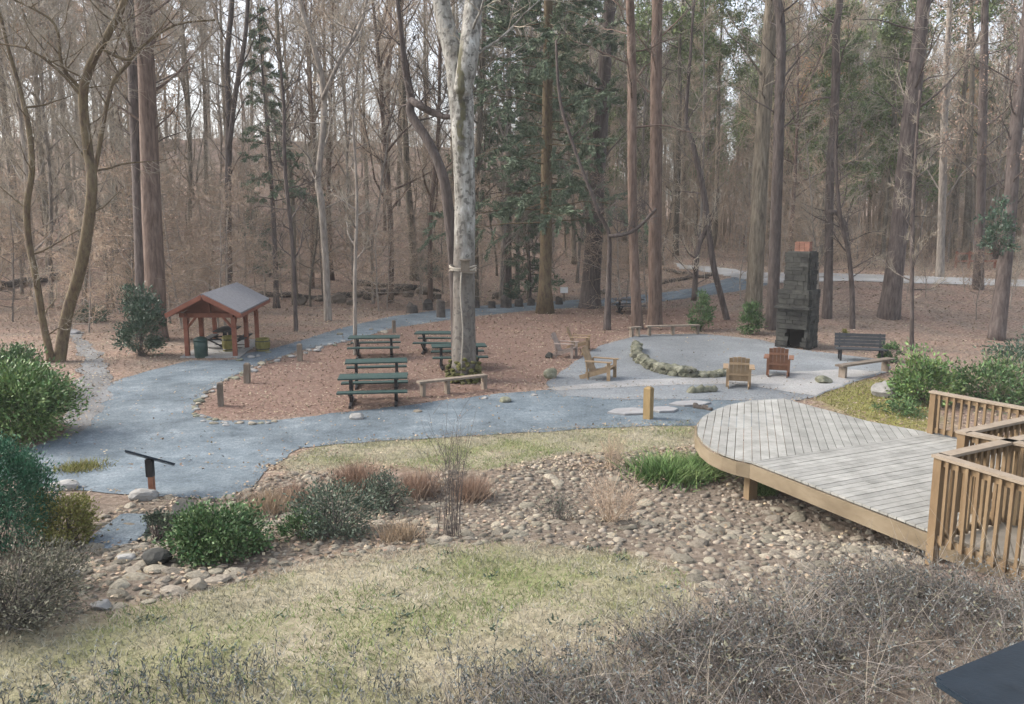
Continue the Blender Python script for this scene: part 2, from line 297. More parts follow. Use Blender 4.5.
def groundmat():
    m = bpy.data.materials.new('ground_cover'); m.use_nodes = True; nt = m.node_tree; N = nt.nodes; L = nt.links
    b = N['Principled BSDF']; b.inputs['Roughness'].default_value = .95; b.inputs['Specular IOR Level'].default_value = .1
    tc = N.new('ShaderNodeTexCoord')
    def nz(scale, det=6, rough=.7):
        n = N.new('ShaderNodeTexNoise'); n.inputs['Scale'].default_value = scale; n.inputs['Detail'].default_value = det; n.inputs['Roughness'].default_value = rough
        L.new(tc.outputs['Object'], n.inputs['Vector']); return n.outputs['Fac']
    def ramp(f, cols, a=.32, z=.68):
        r = N.new('ShaderNodeValToRGB'); e = r.color_ramp.elements
        while len(e) < len(cols): e.new(.5)
        for i, c in enumerate(cols): e[i].position = a+(z-a)*i/(len(cols)-1); e[i].color = (*c, 1)
        L.new(f, r.inputs['Fac']); return r.outputs['Color']
    def mix(f, a, c):
        x = N.new('ShaderNodeMix'); x.data_type = 'RGBA'
        if isinstance(f, float): x.inputs[0].default_value = f
        else: L.new(f, x.inputs[0])
        L.new(a, x.inputs[6]); L.new(c, x.inputs[7]); return x.outputs[2]
    n1, n2, n3 = nz(9, 8), nz(.45, 3), nz(38, 4)
    litter = mix(ramp(n2, [(0, 0, 0), (1, 1, 1)], .38, .62), ramp(n1, [(.11, .07, .053), (.25, .172, .132), (.39, .295, .235)]), ramp(n1, [(.09, .066, .052), (.20, .155, .122), (.32, .265, .215)]))
    mulch = mix(ramp(n2, [(0, 0, 0), (1, 1, 1)], .35, .65), ramp(n1, [(.10, .06, .047), (.18, .115, .09), (.265, .19, .155)]), ramp(n1, [(.10, .064, .05), (.185, .124, .098), (.27, .2, .16)]))
    lawn = mix(ramp(nz(.55, 5), [(0, 0, 0), (1, 1, 1)], .42, .62), ramp(n1, [(.20, .17, .115), (.30, .265, .18), (.37, .33, .24)]), ramp(n1, [(.12, .125, .06), (.20, .20, .10), (.28, .26, .15)]))
    soil = ramp(n1, [(.075, .058, .045), (.155, .125, .098), (.25, .21, .165)])  # earth tone, doubling as painted shade beneath the foreground brush
    moss = ramp(n1, [(.10, .09, .03), (.21, .20, .07), (.29, .27, .12)])
    at_ = N.new('ShaderNodeAttribute'); at_.attribute_name = 'zone'; sp = N.new('ShaderNodeSeparateColor'); L.new(at_.outputs['Color'], sp.inputs[0])
    c = mix(sp.outputs['Blue'], litter, mulch); c = mix(sp.outputs['Green'], c, soil); c = mix(sp.outputs['Red'], c, lawn); c = mix(at_.outputs['Alpha'], c, moss)
    L.new(c, b.inputs['Base Color'])
    bp = N.new('ShaderNodeBump'); bp.inputs['Strength'].default_value = .7; bp.inputs['Distance'].default_value = .06; L.new(n3, bp.inputs['Height']); L.new(bp.outputs[0], b.inputs['Normal'])
    return m
me = npmesh('ground', V, Fc, groundmat(), True)
a_ = me.color_attributes.new('zone', 'FLOAT_COLOR', 'POINT')
a_.data.foreach_set('color', np.stack([zr, zg, zb, za], 1).astype(np.float32).ravel())
struct(ob('ground', me))
# paths: sheets a little above the ground, their outlines broken by noise
def sheet(name, P, m, dz=.012, jit=.07, step=.9, sub=.35):
    pts = []
    n = len(P)
    for i in range(n):
        a = Vector(P[i]); b = Vector(P[(i+1) % n]); L_ = (b-a).length; k = max(1, min(40, int(L_/sub)))
        for q in range(k):
            p = a+(b-a)*q/k
            pts.append((p.x+float(vnoise(p.x, p.y, 2.3, 1))*jit+random.uniform(-.3, .3)*jit, p.y+float(vnoise(p.y, p.x, 2.1, 2))*jit*1.3+random.uniform(-.3, .3)*jit))
    from mathutils.geometry import delaunay_2d_cdt
    xs = [p[0] for p in pts]; yy = [p[1] for p in pts]; m_ = len(pts)
    GX, GY = np.meshgrid(np.arange(min(xs), max(xs), step)+.013, np.arange(min(yy), max(yy), step)+.017); GX, GY = GX.ravel(), GY.ravel()
    k = inpoly(GX, GY, pts)
    r = delaunay_2d_cdt([Vector(p) for p in pts]+[Vector((a, c)) for a, c in zip(GX[k], GY[k])], [(i, (i+1) % m_) for i in range(m_)], [], 0, 1e-4)
    VV = np.array([(v.x, v.y) for v in r[0]]); T = np.array([f for f in r[2]]); cc = VV[T].mean(1); T = T[inpoly(cc[:, 0], cc[:, 1], pts)]
    e1_, e2_ = VV[T[:, 1]]-VV[T[:, 0]], VV[T[:, 2]]-VV[T[:, 0]]; fl_ = e1_[:, 0]*e2_[:, 1]-e1_[:, 1]*e2_[:, 0] < 0; T[fl_] = T[fl_][:, ::-1]
    me = npmesh(name, np.column_stack([VV, hgt(VV[:, 0], VV[:, 1])+dz]), T, m, True)
    return struct(ob(name, me))
MT['path'] = mat('path_asphalt', [(0.041, 0.054, 0.066), (0.083, 0.105, 0.121), (0.129, 0.156, 0.173), (0.240, 0.268, 0.281)], .7, bump=.5, bscale=45, rough=.9, detail=13, nr=.8, grain=.32)
MT['gravel'] = mat('grey_grit', [(0.128, 0.138, 0.144), (0.160, 0.172, 0.179), (0.205, 0.217, 0.217)], .5, bump=.35, bscale=60, rough=.95, detail=12, nr=.8, grain=.32)
MT['sand'] = mat('pale_grit', [(0.205, 0.206, 0.200), (0.257, 0.253, 0.243), (0.303, 0.297, 0.278)], .9, bump=.3, bscale=60, rough=.95, detail=10, grain=.22)
MT['trail'] = mat('trail_earth', [(0.098, 0.097, 0.096), (0.142, 0.142, 0.140), (0.178, 0.183, 0.184)], .9, bump=.35, bscale=50, detail=9, grain=.32)
sheet('path', PATH, MT['path'], .014)
sheet('gravel_circle', CIRC, MT['gravel'], .020)
sheet('gravel_border', SAND, MT['sand'], .026)
sheet('footpath', TRAIL, MT['trail'], .019, .2)
sheet('road', ROAD2, MT['sand'], .034, .15)
# ------------------------------------------------------------------ trees
def wander(p, d, Ln, n, wob, up=0.):
    pts = [Vector(p)]; d = Vector(d).normalized()
    for i in range(n):
        d = (d+Vector((random.gauss(0, wob), random.gauss(0, wob), random.gauss(0, wob)+up))).normalized()
        pts.append(pts[-1]+d*(Ln/n))
    return pts
def lerp_path(pts, t):
    x = t*(len(pts)-1); i = min(int(x), len(pts)-2); f = x-i
    return pts[i].lerp(pts[i+1], f), (pts[i+1]-pts[i]).normalized()
def rot_dir(d, ang, az):
    d = d.normalized(); u = d.orthogonal().normalized(); w = d.cross(u)
    return (d*math.cos(ang)+(u*math.cos(az)+w*math.sin(az))*math.sin(ang)).normalized()
TIPS = []
def limbs(tm, cm, pts, rad, t0, t1, n, Ln, el=(15, 55), nsub=6, ntw=5, up=.05, tw=.009, shrink=.6, keep=False, wob=.14):
    for i in range(n):
        t = t0+(t1-t0)*((i+random.random())/n); p, d = lerp_path(pts, t)
        x = t*(len(rad)-1); k = min(int(x), len(rad)-2); r = rad[k]+(rad[k+1]-rad[k])*(x-k)
        az = i*2.4+random.uniform(-.5, .5); e = R(random.uniform(*el)); u = (t-t0)/max(1e-6, t1-t0)
        L1 = Ln*(1-shrink*u)*random.uniform(.55, 1.15)
        dv = Vector((math.cos(az)*math.cos(e), math.sin(az)*math.cos(e), math.sin(e)))
        lp = wander(p, dv, L1, 6, wob, up); r1 = min(r*.55, .012+L1*.013)
        tm.tube(lp, [r1*(1-.8*q/6) for q in range(7)], 5, False)
        for j in range(nsub):
            s = .22+.76*(j+random.random())/nsub; q, dd = lerp_path(lp, min(s, .99))
            L2 = L1*random.uniform(.22, .5)*(1.15-s*.5)
            sp = wander(q, rot_dir(dd, R(random.uniform(25, 60)), random.uniform(0, 2*PI)), L2, 3, .16, up*1.6)
            r2 = max(tw*1.2, r1*.4*(1-s*.5)); cm.tube(sp, [r2, r2*.8, r2*.6, r2*.35], 3, False)
            for k2 in range(ntw):
                s2 = .2+.8*(k2+random.random())/ntw; q2, d2 = lerp_path(sp, min(s2, .99))
                L3 = L2*random.uniform(.35, .75)+.12
                tp = wander(q2, rot_dir(d2, R(random.uniform(25, 60)), random.uniform(0, 2*PI)), L3, 2, .18, up*1.6)
                cm.tube(tp, [tw, tw*.75, tw*.4], 3, False)
                if keep: TIPS.append(tp[1]); TIPS.append(tp[2])
def taper(r, n, flare=.45, p=.75, end=.12):
    return [r*(1-(1-end)*(i/(n-1))**(1/p))*(1+flare*max(0, 1-i/(n-1)*14)**2) for i in range(n)]
def tree_meshes(seed, Ht, r, fb, Ln, nl, lean=(0, 0), wob=.025, bark='bark', twig='twig', el=(20, 60), nsub=6, ntw=5, tw=.009, leaves=None, fork=None, up=.06, sides=10):
    random.seed(seed); tm, cm = MB(), MB(); TIPS.clear()
    n = 22; pts = [Vector((0, 0, -.25))]; d = Vector((lean[0], lean[1], 1))
    for i in range(n-1):
        d = Vector((d.x+random.gauss(0, wob)-.1*(d.x-lean[0]), d.y+random.gauss(0, wob)-.1*(d.y-lean[1]), 1)); pts.append(pts[-1]+d.normalized()*(Ht/(n-1)))
    rad = taper(r, n)
    tm.tube(pts, rad, sides, True)
    if fork:
        p, dd = lerp_path(pts, fork); k = int(fork*(n-1)); az = random.uniform(0, 6.28)
        q = wander(p, Vector((math.cos(az)*.45, math.sin(az)*.45, 1)), Ht*(1-fork)*.95, 10, .05, .05)
        fr = [rad[k]*.8*(1-.85*i/10) for i in range(11)]; tm.tube(q, fr, 8, False)
        limbs(tm, cm, q, fr, .2, .98, nl//2, Ln, el, nsub, ntw, up, tw, keep=leaves is not None)
    limbs(tm, cm, pts, rad, fb, .98, nl, Ln, el, nsub, ntw, up, tw, keep=leaves is not None)
    ms = [('trunk', tm.mesh('trunk', MT[bark], True)), ('crown', cm.mesh('crown', MT[twig]))]
    if leaves:
        mname, num, ll = leaves; T = np.array([tuple(t) for t in TIPS]); P = T[rng.integers(0, len(T), num)]+rng.normal(0, .12, (num, 3))
        D = rng.normal(size=(num, 3)); D[:, 2] -= .5; vv, ff = cards(P, D, ll*rng.uniform(.7, 1.3, num), ll*.6)
        ms.append(('foliage', npmesh('foliage', vv, ff, MT[mname])))
    return ms
def plant_tree(name, ms, label, cat, loc, rz=0, sc=1, group=None):
    t = thing(name, label, cat, loc, rz, group); t.scale = (sc, sc, sc); ks = []
    for n, m in ms: ks.append(ob(n, m, t))
    KIDS[t.name] = ks
    return t
# kinds of bare tree, each built once
VAR = [tree_meshes(100+i, Ht, r, fb, Ln, nl, bark=bk, twig=tw, fork=fk, wob=wb, el=el, nsub=8, ntw=6, tw=.011) for i, (Ht, r, fb, Ln, nl, bk, tw, fk, wb, el) in enumerate([
    (25, .17, .2, 4.4, 32, 'bark', 'twig', None, .02, (25, 65)), (23, .135, .17, 4.6, 32, 'barkg', 'twig', .55, .03, (30, 65)),
    (26, .2, .28, 4.7, 30, 'bark', 'twigw', .62, .02, (20, 60)), (21, .11, .14, 3.6, 34, 'barkg', 'twigw', None, .035, (30, 70)),
    (24, .15, .2, 5., 32, 'barkw', 'twigw', .5, .03, (30, 65)), (19, .09, .12, 3.4, 34, 'barkg', 'twig', None, .04, (30, 70)),
    (27, .24, .34, 5., 28, 'bark', 'twig', .58, .02, (20, 60)), (22, .12, .14, 4.2, 34, 'barkg', 'twig', .45, .035, (30, 65))])]
SAP = [tree_meshes(200+i, Ht, r, .18, Ln, 22, bark=bk, twig=tw, wob=.06, el=(15, 60), nsub=6, ntw=4, tw=.007, sides=6, leaves=lv) for i, (Ht, r, Ln, bk, tw, lv) in enumerate([
    (12, .075, 3.0, 'barkg', 'twig', None), (8, .06, 2.2, 'barkg', 'twig', None), (6, .045, 2., 'barkg', 'twigw', None), (10, .075, 2.4, 'bark', 'twig', None), (7, .05, 2.4, 'barkg', 'twigw', ('beech', 500, .11)), (5, .035, 1.9, 'barkg', 'twig', None)])]
GLOWTREE = [tree_meshes(300+i, Ht, r, .38, 4.6, 24, bark='bark', twig='twigw', el=(10, 55), leaves=('sunglowleaf', 7000, .17)) for i, (Ht, r) in enumerate([(23, .2), (20, .16)])]  # trees whose leaf colour carries the painted sun glow
def pine_meshes(seed, Ht, r, fb, n=9000):
    random.seed(seed); tm, cm = MB(), MB(); TIPS.clear()
    pts = wander((0, 0, -.25), (0, 0, 1), Ht, 20, .018, .05); rad = taper(r, 21); tm.tube(pts, rad, 10)
    limbs(tm, cm, pts, rad, fb, .99, 26, 4., (-5, 35), 6, 3, .04, .012, .65, True)
    T = np.array([tuple(t) for t in TIPS]); P = T[rng.integers(0, len(T), n)]+rng.normal(0, .22, (n, 3))
    D = rng.normal(size=(n, 3)); D[:, 2] += .6; vv, ff = cards(P, D, rng.uniform(.25, .45, n), .10)
    return [('trunk', tm.mesh('trunk', MT['bark'], True)), ('crown', cm.mesh('crown', MT['twig'])), ('foliage', npmesh('foliage', vv, ff, MT['pine']))]
PINE = [pine_meshes(403, 22, .2, .22, 13000), pine_meshes(404, 19, .18, .28, 12000), pine_meshes(400, 24, .22, .55), pine_meshes(401, 21, .2, .45), pine_meshes(402, 26, .26, .6)]
def hemlock_meshes(seed, Ht, r, bark, fb=.12, n=60, Ln=4.2, dens=26000, droop=-.06, lean=(0, 0), matn='hem'):
    random.seed(seed); tm, cm = MB(), MB()
    pts = wander((0, 0, -.25), (lean[0], lean[1], 1), Ht, 20, .012, .03); rad = taper(r, 21, .7); tm.tube(pts, rad, 12)
    P, D = [], []
    for i in range(n):
        t = fb+(.98-fb)*(i+random.random())/n; p, _ = lerp_path(pts, t); az = i*2.4+random.uniform(-.6, .6)
        L1 = Ln*(1.1-t)*random.uniform(.6, 1.2); lp = wander(p, (math.cos(az), math.sin(az), random.uniform(-.1, .3)), L1, 6, .09, droop)
        tm.tube(lp, [max(.006, .045*(1-t*.6)*(1-.85*q/6)) for q in range(7)], 4, False)
        for j in range(11):
            s = .15+.84*(j+random.random())/11; q, dd = lerp_path(lp, min(s, .99)); L2 = L1*random.uniform(.18, .36)*(1.2-s*.6)
            sp = wander(q, rot_dir(dd, R(random.uniform(30, 70)), random.choice((0, PI))+random.uniform(-.6, .6)), L2, 3, .1, droop*1.5)
            cm.tube(sp, [.008, .006, .005, .003], 3, False)
            if random.random() < .8:
                for k in range(int(dens/(n*11*.8))):
                    q2, d2 = lerp_path(sp, random.uniform(.05, .99)); P.append(tuple(q2+Vector((random.gauss(0, .05), random.gauss(0, .05), random.gauss(0, .03)))))
                    e = d2+Vector((random.gauss(0, .6), random.gauss(0, .6), random.gauss(-.15, .3))); D.append(tuple(e))
    vv, ff = cards(np.array(P), np.array(D), rng.uniform(.13, .28, len(P)), .06)
    return [('trunk', tm.mesh('trunk', MT[bark], True)), ('crown', cm.mesh('crown', MT['twig'])), ('foliage', npmesh('foliage', vv, ff, MT[matn]))]
# trees with a course of their own: stems given by sight lines at their own distance, then swayed in depth
def stem(d, L, sway=.25, seed=0):
    rr = random.Random(seed); pts, rad = [], []; off = 0
    for i, (px, py, w) in enumerate(L):
        if i: off += rr.uniform(-sway, sway)
        pts.append(at(px, py, d+off)); rad.append(w/2*d/F)
    return pts, rad
def dense(pts, rad, k=4):
    P, r = [], []
    n = len(pts)
    for i in range(n-1):
        p0, p1, p2, p3 = pts[max(0, i-1)], pts[i], pts[i+1], pts[min(n-1, i+2)]
        for q in range(k):
            t = q/k
            P.append(.5*((2*p1)+(p2-p0)*t+(2*p0-5*p1+4*p2-p3)*t*t+(3*p1-p0-3*p2+p3)*t**3)); r.append(rad[i]+(rad[i+1]-rad[i])*t)
    P.append(pts[-1]); r.append(rad[-1]); return P, r
def course_tree(name, label, cat, d, stems, bark, twig, n=16, Ln=3., seed=1, t0=.35, el=(5, 60), nsub=6, ntw=5, tw=.008, group=None, leaves=None, extra=None, up=.05):
    random.seed(seed); tm, cm = MB(), MB(); TIPS.clear(); base = None
    for k, L in enumerate(stems):
        pts, rad = stem(d, L, .3, seed*7+k)
        if base is None: base = Vector((pts[0].x, pts[0].y, hz(pts[0].x, pts[0].y)))
        pts = [p-base for p in pts]
        if k == 0 or L[0][1] > 300: pts[0].z = -.2
        pts, rad = dense(pts, rad)
        tm.tube(pts, rad, 12 if rad[0] > .12 else 7, True)
        if n: limbs(tm, cm, pts, rad, t0 if k == 0 else .1, .99, max(3, n//len(stems)) if k or len(stems) == 1 else n//len(stems), Ln, el, nsub, ntw, up, tw, .3, leaves is not None)
    t = thing(name, label, cat, base, 0, group)
    tm.build('trunk', MT[bark], t, True)
    if n: cm.build('crown', MT[twig], t)
    if leaves:
        mname, num, ll = leaves; T = np.array([tuple(q) for q in TIPS]); P = T[rng.integers(0, len(T), num)]+rng.normal(0, .1, (num, 3))
        D = rng.normal(size=(num, 3)); D[:, 2] -= .5; vv, ff = cards(P, D, ll*rng.uniform(.7, 1.3, num), ll*.6); ob('foliage', npmesh('foliage', vv, ff, MT[mname]), t)
    return t
def palebark():
    m = mat('bark_pale_lichen', [(.07, .062, .052), (.19, .178, .155), (.29, .28, .25), (.42, .41, .38)], 3.6, bump=1.0, stretch=(1.5, 1.5, .6), bscale=9)
    nt = m.node_tree; N = nt.nodes; L = nt.links; b = N['Principled BSDF']; src = b.inputs['Base Color'].links[0].from_socket
    tc = N.new('ShaderNodeTexCoord'); sp = N.new('ShaderNodeSeparateXYZ'); L.new(tc.outputs['Object'], sp.inputs[0])
    nz = N.new('ShaderNodeTexNoise'); nz.inputs['Scale'].default_value = 2.2; nz.inputs['Detail'].default_value = 7; L.new(tc.outputs['Object'], nz.inputs['Vector'])
    def mth(op, a, c):
        n = N.new('ShaderNodeMath'); n.operation = op; n.use_clamp = False
        for i, v in enumerate((a, c)):
            if isinstance(v, (int, float)): n.inputs[i].default_value = v
            else: L.new(v, n.inputs[i])
        return n.outputs[0]
    def rng_(v, a, c):
        n = N.new('ShaderNodeMapRange'); n.inputs['From Min'].default_value = a; n.inputs['From Max'].default_value = c; n.interpolation_type = 'SMOOTHSTEP'; L.new(v, n.inputs['Value']); return n.outputs[0]
    def mix(f, a, col):
        x = N.new('ShaderNodeMix'); x.data_type = 'RGBA'; L.new(f, x.inputs[0]); L.new(a, x.inputs[6]); x.inputs[7].default_value = (*col, 1); return x.outputs[2]
    z = mth('ADD', sp.outputs['Z'], mth('MULTIPLY', mth('SUBTRACT', nz.outputs['Fac'], .5), 3.))
    c = mix(mth('MULTIPLY', rng_(z, 5.2, 3.2), .72), src, (.085, .068, .056))
    xx = mth('ABSOLUTE', mth('ADD', mth('ADD', sp.outputs['X'], .02), mth('MULTIPLY', mth('SUBTRACT', nz.outputs['Fac'], .5), .5)), 0)
    f = mth('MULTIPLY', mth('MULTIPLY', rng_(xx, .13, .07), rng_(z, 6.4, 7.4)), rng_(sp.outputs['Z'], 10.6, 9.6))
    c = mix(mth('MULTIPLY', f, .85), c, (.055, .05, .016))
    g = N.new('ShaderNodeTexNoise'); g.inputs['Scale'].default_value = 7; g.inputs['Detail'].default_value = 3; L.new(tc.outputs['Object'], g.inputs['Vector'])
    c = mix(mth('MULTIPLY', rng_(g.outputs['Fac'], .55, .63), .75), c, (.07, .064, .056))
    L.new(c, b.inputs['Base Color']); return m
MT['pale'] = palebark()
t1 = course_tree('forked_tree', 'thick pale forked tree with mossy trunk and a rope hanging down its front', 'tree', 24.6,
    [[(464, 384, 33.6), (464, 374, 26.4), (464, 330, 23.2), (464, 270, 21.6), (465, 200, 20.8), (463, 140, 21.6), (461, 100, 24.8), (457, 62, 24.0), (447, 30, 18.4), (441, 0, 16.8), (434, -60, 15.2), (428, -140, 12.0), (418, -250, 7.2)],
     [(462, 95, 17.6), (468, 60, 19.2), (471, 30, 18.4), (474, 0, 17.6), (480, -70, 15.2), (492, -160, 12.0), (500, -270, 7.2)]], 'pale', 'twig', n=24, Ln=3.4, seed=5, t0=.8)
mo = MB(); random.seed(3)
for i in range(150):
    a = random.uniform(0, 2*PI); r = .40+random.uniform(0, .16); mo.stone((r*math.cos(a), r*math.sin(a)-.02, random.uniform(.0, .75-(r-.42)*3.)), (.10, .10, .07), i, sub=1)
mo.build('moss', MT['moss'], t1)
rt = MB(); zt = at(464, 270, 24.2).z
for k in range(3): rt.tube([Vector((.40*math.cos(a), .40*math.sin(a), zt-.05+.06*k+.04*math.sin(a*2+k))) for a in np.linspace(0, 2*PI, 17)], [.028]*17, 6, False)
cord = []
for i in range(10): cord.append(Vector((-.02-.03*math.sin(i*.9), -.47-.04*i/9, zt-.05-(zt-.35)*i/9)))
rt.tube(cord, [.022]*10, 6)
rp = rt.build('climbing_rope', MT['rope'], None, True, loc=t1.location); tag(rp, 'pale rope looped round the forked trunk and hanging down to the bench', 'rope')
bb = MB(); bb.box((.10, -.45, zt+.13), (.26, .06, .3)); bb.box((.10, -.47, zt+.30), (.34, .16, .04)); bb.box((.18, -.46, zt-.04), (.55, .05, .05))
tag(bb.build('bird_box', MT['log'], None, loc=t1.location), 'small weathered wooden box and perch tied to the forked trunk above the rope loop', 'bird box')
course_tree('crooked_tree', 'thin dark crooked tree bending left just behind the pale forked tree', 'tree', 25.8,
    [[(456, 372, 9), (455, 320, 9), (453, 260, 10), (449, 215, 11), (443, 176, 10), (428, 141, 9), (411, 114, 9), (411, 98, 8), (405, 66, 7), (402, 40, 5), (398, 5, 4), (390, -60, 3)],
     [(411, 100, 6), (420, 106, 7), (434, 113, 7), (449, 117, 5), (470, 108, 3)]], 'barkd', 'twigd', n=14, Ln=1.8, seed=8, t0=.5)
course_tree('leaning_tree', 'mossy twin stemmed tree with crossing branches behind the bright green bush', 'tree', 28,
    [[(58, 366, 14.7), (60, 355, 12.2), (68, 311, 11.1), (82, 262, 11.1), (92, 190, 9.8), (88, 150, 9.2), (83, 96, 8.6), (92, 62, 8.0), (108, 34, 6.7), (124, 2, 6.2), (138, -50, 4.9), (150, -120, 3.7)],
     [(52, 366, 8.6), (48, 345, 7.3), (43, 322, 6.7), (37, 283, 6.2), (29, 243, 6.2), (27, 205, 6.2), (32, 170, 5.5), (29, 130, 5.5), (20, 90, 4.2), (6, 40, 3.1), (-8, -20, 2.5)],
     [(84, 98, 4.9), (76, 84, 3.7), (62, 66, 3.1), (55, 25, 2.5), (25, 5, 1.8), (-10, -10, 1.2)],
     [(84, 100, 3.1), (60, 72, 2.5), (30, 50, 2.2), (0, 44, 1.8), (-40, 40, 1.2)],
     [(91, 192, 4.8), (99, 150, 4.3), (112, 85, 3.7), (132, 55, 3.7), (118, 10, 3.1), (112, -30, 2.5)],
     [(104, 50, 3.1), (128, 60, 3.1), (140, 48, 2.5), (175, 25, 2.2), (215, 20, 1.8)]], 'barkm', 'twig', n=66, Ln=2.6, seed=12, t0=.3)
course_tree('tall_tree', 'thick warm brown trunk rising straight behind the dark green holly', 'tree', 33,
    [[(157, 342, 26.6), (156, 325, 21.1), (155, 280, 19.5), (152, 220, 18.8), (149, 140, 17.2), (146, 60, 15.6), (142, 0, 14.1), (138, -80, 12.5), (134, -200, 9.4), (130, -330, 4.7)]], 'barkw', 'twig', n=22, Ln=4.2, seed=15, t0=.42)
course_tree('tall_tree', 'narrower dark trunk touching the left flank of the thick brown trunk by the holly', 'tree', 34,
    [[(145, 342, 16), (143, 322, 13), (141, 260, 12), (138, 180, 11), (134, 100, 10), (131, 40, 9), (128, -20, 8), (122, -140, 6), (118, -260, 3)]], 'barkd', 'twig', n=18, Ln=3.4, seed=16, t0=.4)
course_tree('tall_tree', 'brown tree with a twin top standing behind the pavilion roof', 'tree', 44,
    [[(230, 312, 9.6), (229, 280, 7.2), (228, 200, 6.4), (229, 120, 6.4), (227, 60, 5.6), (232, 0, 4.8), (236, -100, 4.0)], [(229, 150, 4.8), (236, 90, 4.8), (246, 30, 4.0), (250, -60, 3.2)]], 'barkd', 'twigw', n=26, Ln=3.2, seed=17, t0=.35)
course_tree('slender_tree', 'slim bent grey tree between the pavilion and the picnic tables', 'tree', 40,
    [[(328, 318, 9), (327, 290, 7), (325, 250, 7), (321, 200, 7), (318, 178, 6), (324, 120, 6), (322, 80, 6), (312, 40, 5), (300, 0, 4), (292, -60, 3)], [(322, 100, 4), (340, 60, 4), (362, 20, 3), (372, -40, 2)]], 'barkg', 'twig', n=26, Ln=3.4, seed=18, t0=.3)
course_tree('sapling', 'thin straight sapling beside the rear left picnic table', 'tree', 29.5,
    [[(355, 349, 5), (355, 320, 4), (355, 270, 3.4), (357, 200, 3), (354, 140, 2.4), (352, 90, 1.5)]], 'barkg', 'twig', n=14, Ln=1.6, seed=19, t0=.4)
course_tree('sapling', 'thin dark sapling right behind the pavilion path near the wooden bollard', 'tree', 36,
    [[(296, 334, 5), (295, 300, 4), (292, 240, 4), (285, 170, 4), (284, 110, 3), (280, 60, 2)]], 'barkd', 'twigd', n=16, Ln=2., seed=20, t0=.3)
course_tree('tall_tree', 'broad grey brown trunk right of the shaggy hemlock by the far path', 'tree', 46,
    [[(590, 299, 25.5), (591, 285, 18.7), (594, 240, 17.0), (597, 180, 15.3), (602, 110, 13.6), (606, 50, 11.9), (610, 0, 10.2), (613, -100, 7.6), (616, -220, 4.2)]], 'barkd', 'twig', n=20, Ln=4., seed=21, t0=.4)
course_tree('tall_tree', 'pale slim trunk just left of the straight pine, behind the dark table', 'tree', 37,
    [[(638, 318, 14), (636, 300, 10), (633, 230, 9), (632, 160, 9), (632, 90, 9), (631, 30, 8), (630, 0, 8), (629, -100, 6), (628, -220, 3)]], 'barkw', 'twig', n=18, Ln=3., seed=22, t0=.4)
course_tree('straight_pine', 'straight reddish pine trunk beside the dark table and the far path', 'tree', 38,
    [[(655, 314, 18), (655, 304, 14), (655, 240, 13), (656, 160, 12), (656, 80, 11), (657, 20, 10), (658, -60, 9), (659, -200, 5)]], 'barkw', 'twigd', n=16, Ln=3., seed=23, t0=.5)
course_tree('crooked_tree', 'thin tree with a bent limb reaching right in front of the pine trunk', 'tree', 36.5,
    [[(607, 321, 9), (608, 300, 6), (609, 270, 5), (609, 235, 4), (600, 215, 4), (590, 190, 3.5), (575, 150, 3), (560, 100, 3), (556, 40, 2)],
     [(609, 236, 4), (620, 235, 4), (633, 231, 3.6), (645, 221, 3.4), (656, 209, 3)]], 'barkd', 'twigd', n=16, Ln=1.8, seed=24, t0=.3)
course_tree('leaning_tree', 'thin tree with two crossing stems leaning over the path by the young evergreens', 'tree', 38.5,
    [[(728, 318, 7), (722, 300, 6), (714, 268, 6), (709, 235, 6), (704, 195, 6), (693, 145, 5), (686, 120, 4), (690, 60, 3), (694, 0, 2)],
     [(694, 300, 6), (696, 270, 5), (699, 245, 5), (709, 225, 4)]], 'barkd', 'twig', n=20, Ln=2., seed=25, t0=.4)
course_tree('tall_tree', 'big smooth grey trunk rising just left of the stone chimney', 'tree', 38,
    [[(752, 316, 21.8), (754, 296, 17.0), (757, 240, 15.6), (761, 160, 15.0), (766, 80, 13.6), (771, 10, 12.2), (777, -80, 10.2), (784, -220, 6.1)]], 'bark', 'twig', n=20, Ln=4.2, seed=26, t0=.46)
course_tree('tall_tree', 'dark furrowed trunk directly behind the left edge of the stone chimney', 'tree', 35.5,
    [[(772, 324, 16.0), (773, 300, 12.0), (775, 240, 11.2), (778, 160, 10.4), (780, 90, 9.6), (781, 30, 8.8), (777, -10, 8.0), (775, -100, 6.4), (772, -220, 3.2)]], 'barkd', 'twigd', n=18, Ln=3.2, seed=27, t0=.4)
course_tree('slender_tree', 'slender dark tree with a snapped limb right of the stone chimney', 'tree', 37,
    [[(827, 316, 11), (828, 290, 9), (829, 240, 8), (830, 180, 8), (834, 120, 8), (836, 70, 8), (836, 30, 7), (840, 0, 6), (844, -80, 5), (848, -180, 3)],
     [(829, 212, 5), (838, 214, 5), (846, 228, 4), (849, 258, 3), (852, 284, 2)]], 'barkd', 'twig', n=18, Ln=2.6, seed=28, t0=.4)
course_tree('tall_tree', 'thick shaggy trunk leaning right on the leaf covered bank', 'tree', 37,
    [[(889, 308, 24.0), (892, 290, 18.4), (898, 240, 16.0), (904, 180, 16.0), (910, 120, 15.2), (916, 70, 14.4), (923, 10, 12.0), (930, -60, 10.4), (942, -200, 6.4)]], 'barkd', 'twig', n=22, Ln=4., seed=29, t0=.35)
course_tree('sapling', 'thin sapling growing in front of the thick shaggy trunk on the bank', 'tree', 30.5,
    [[(912, 352, 5), (912, 320, 4), (912, 270, 4), (913, 210, 4), (916, 150, 3), (920, 90, 2)]], 'barkd', 'twig', n=14, Ln=1.5, seed=30, t0=.3)
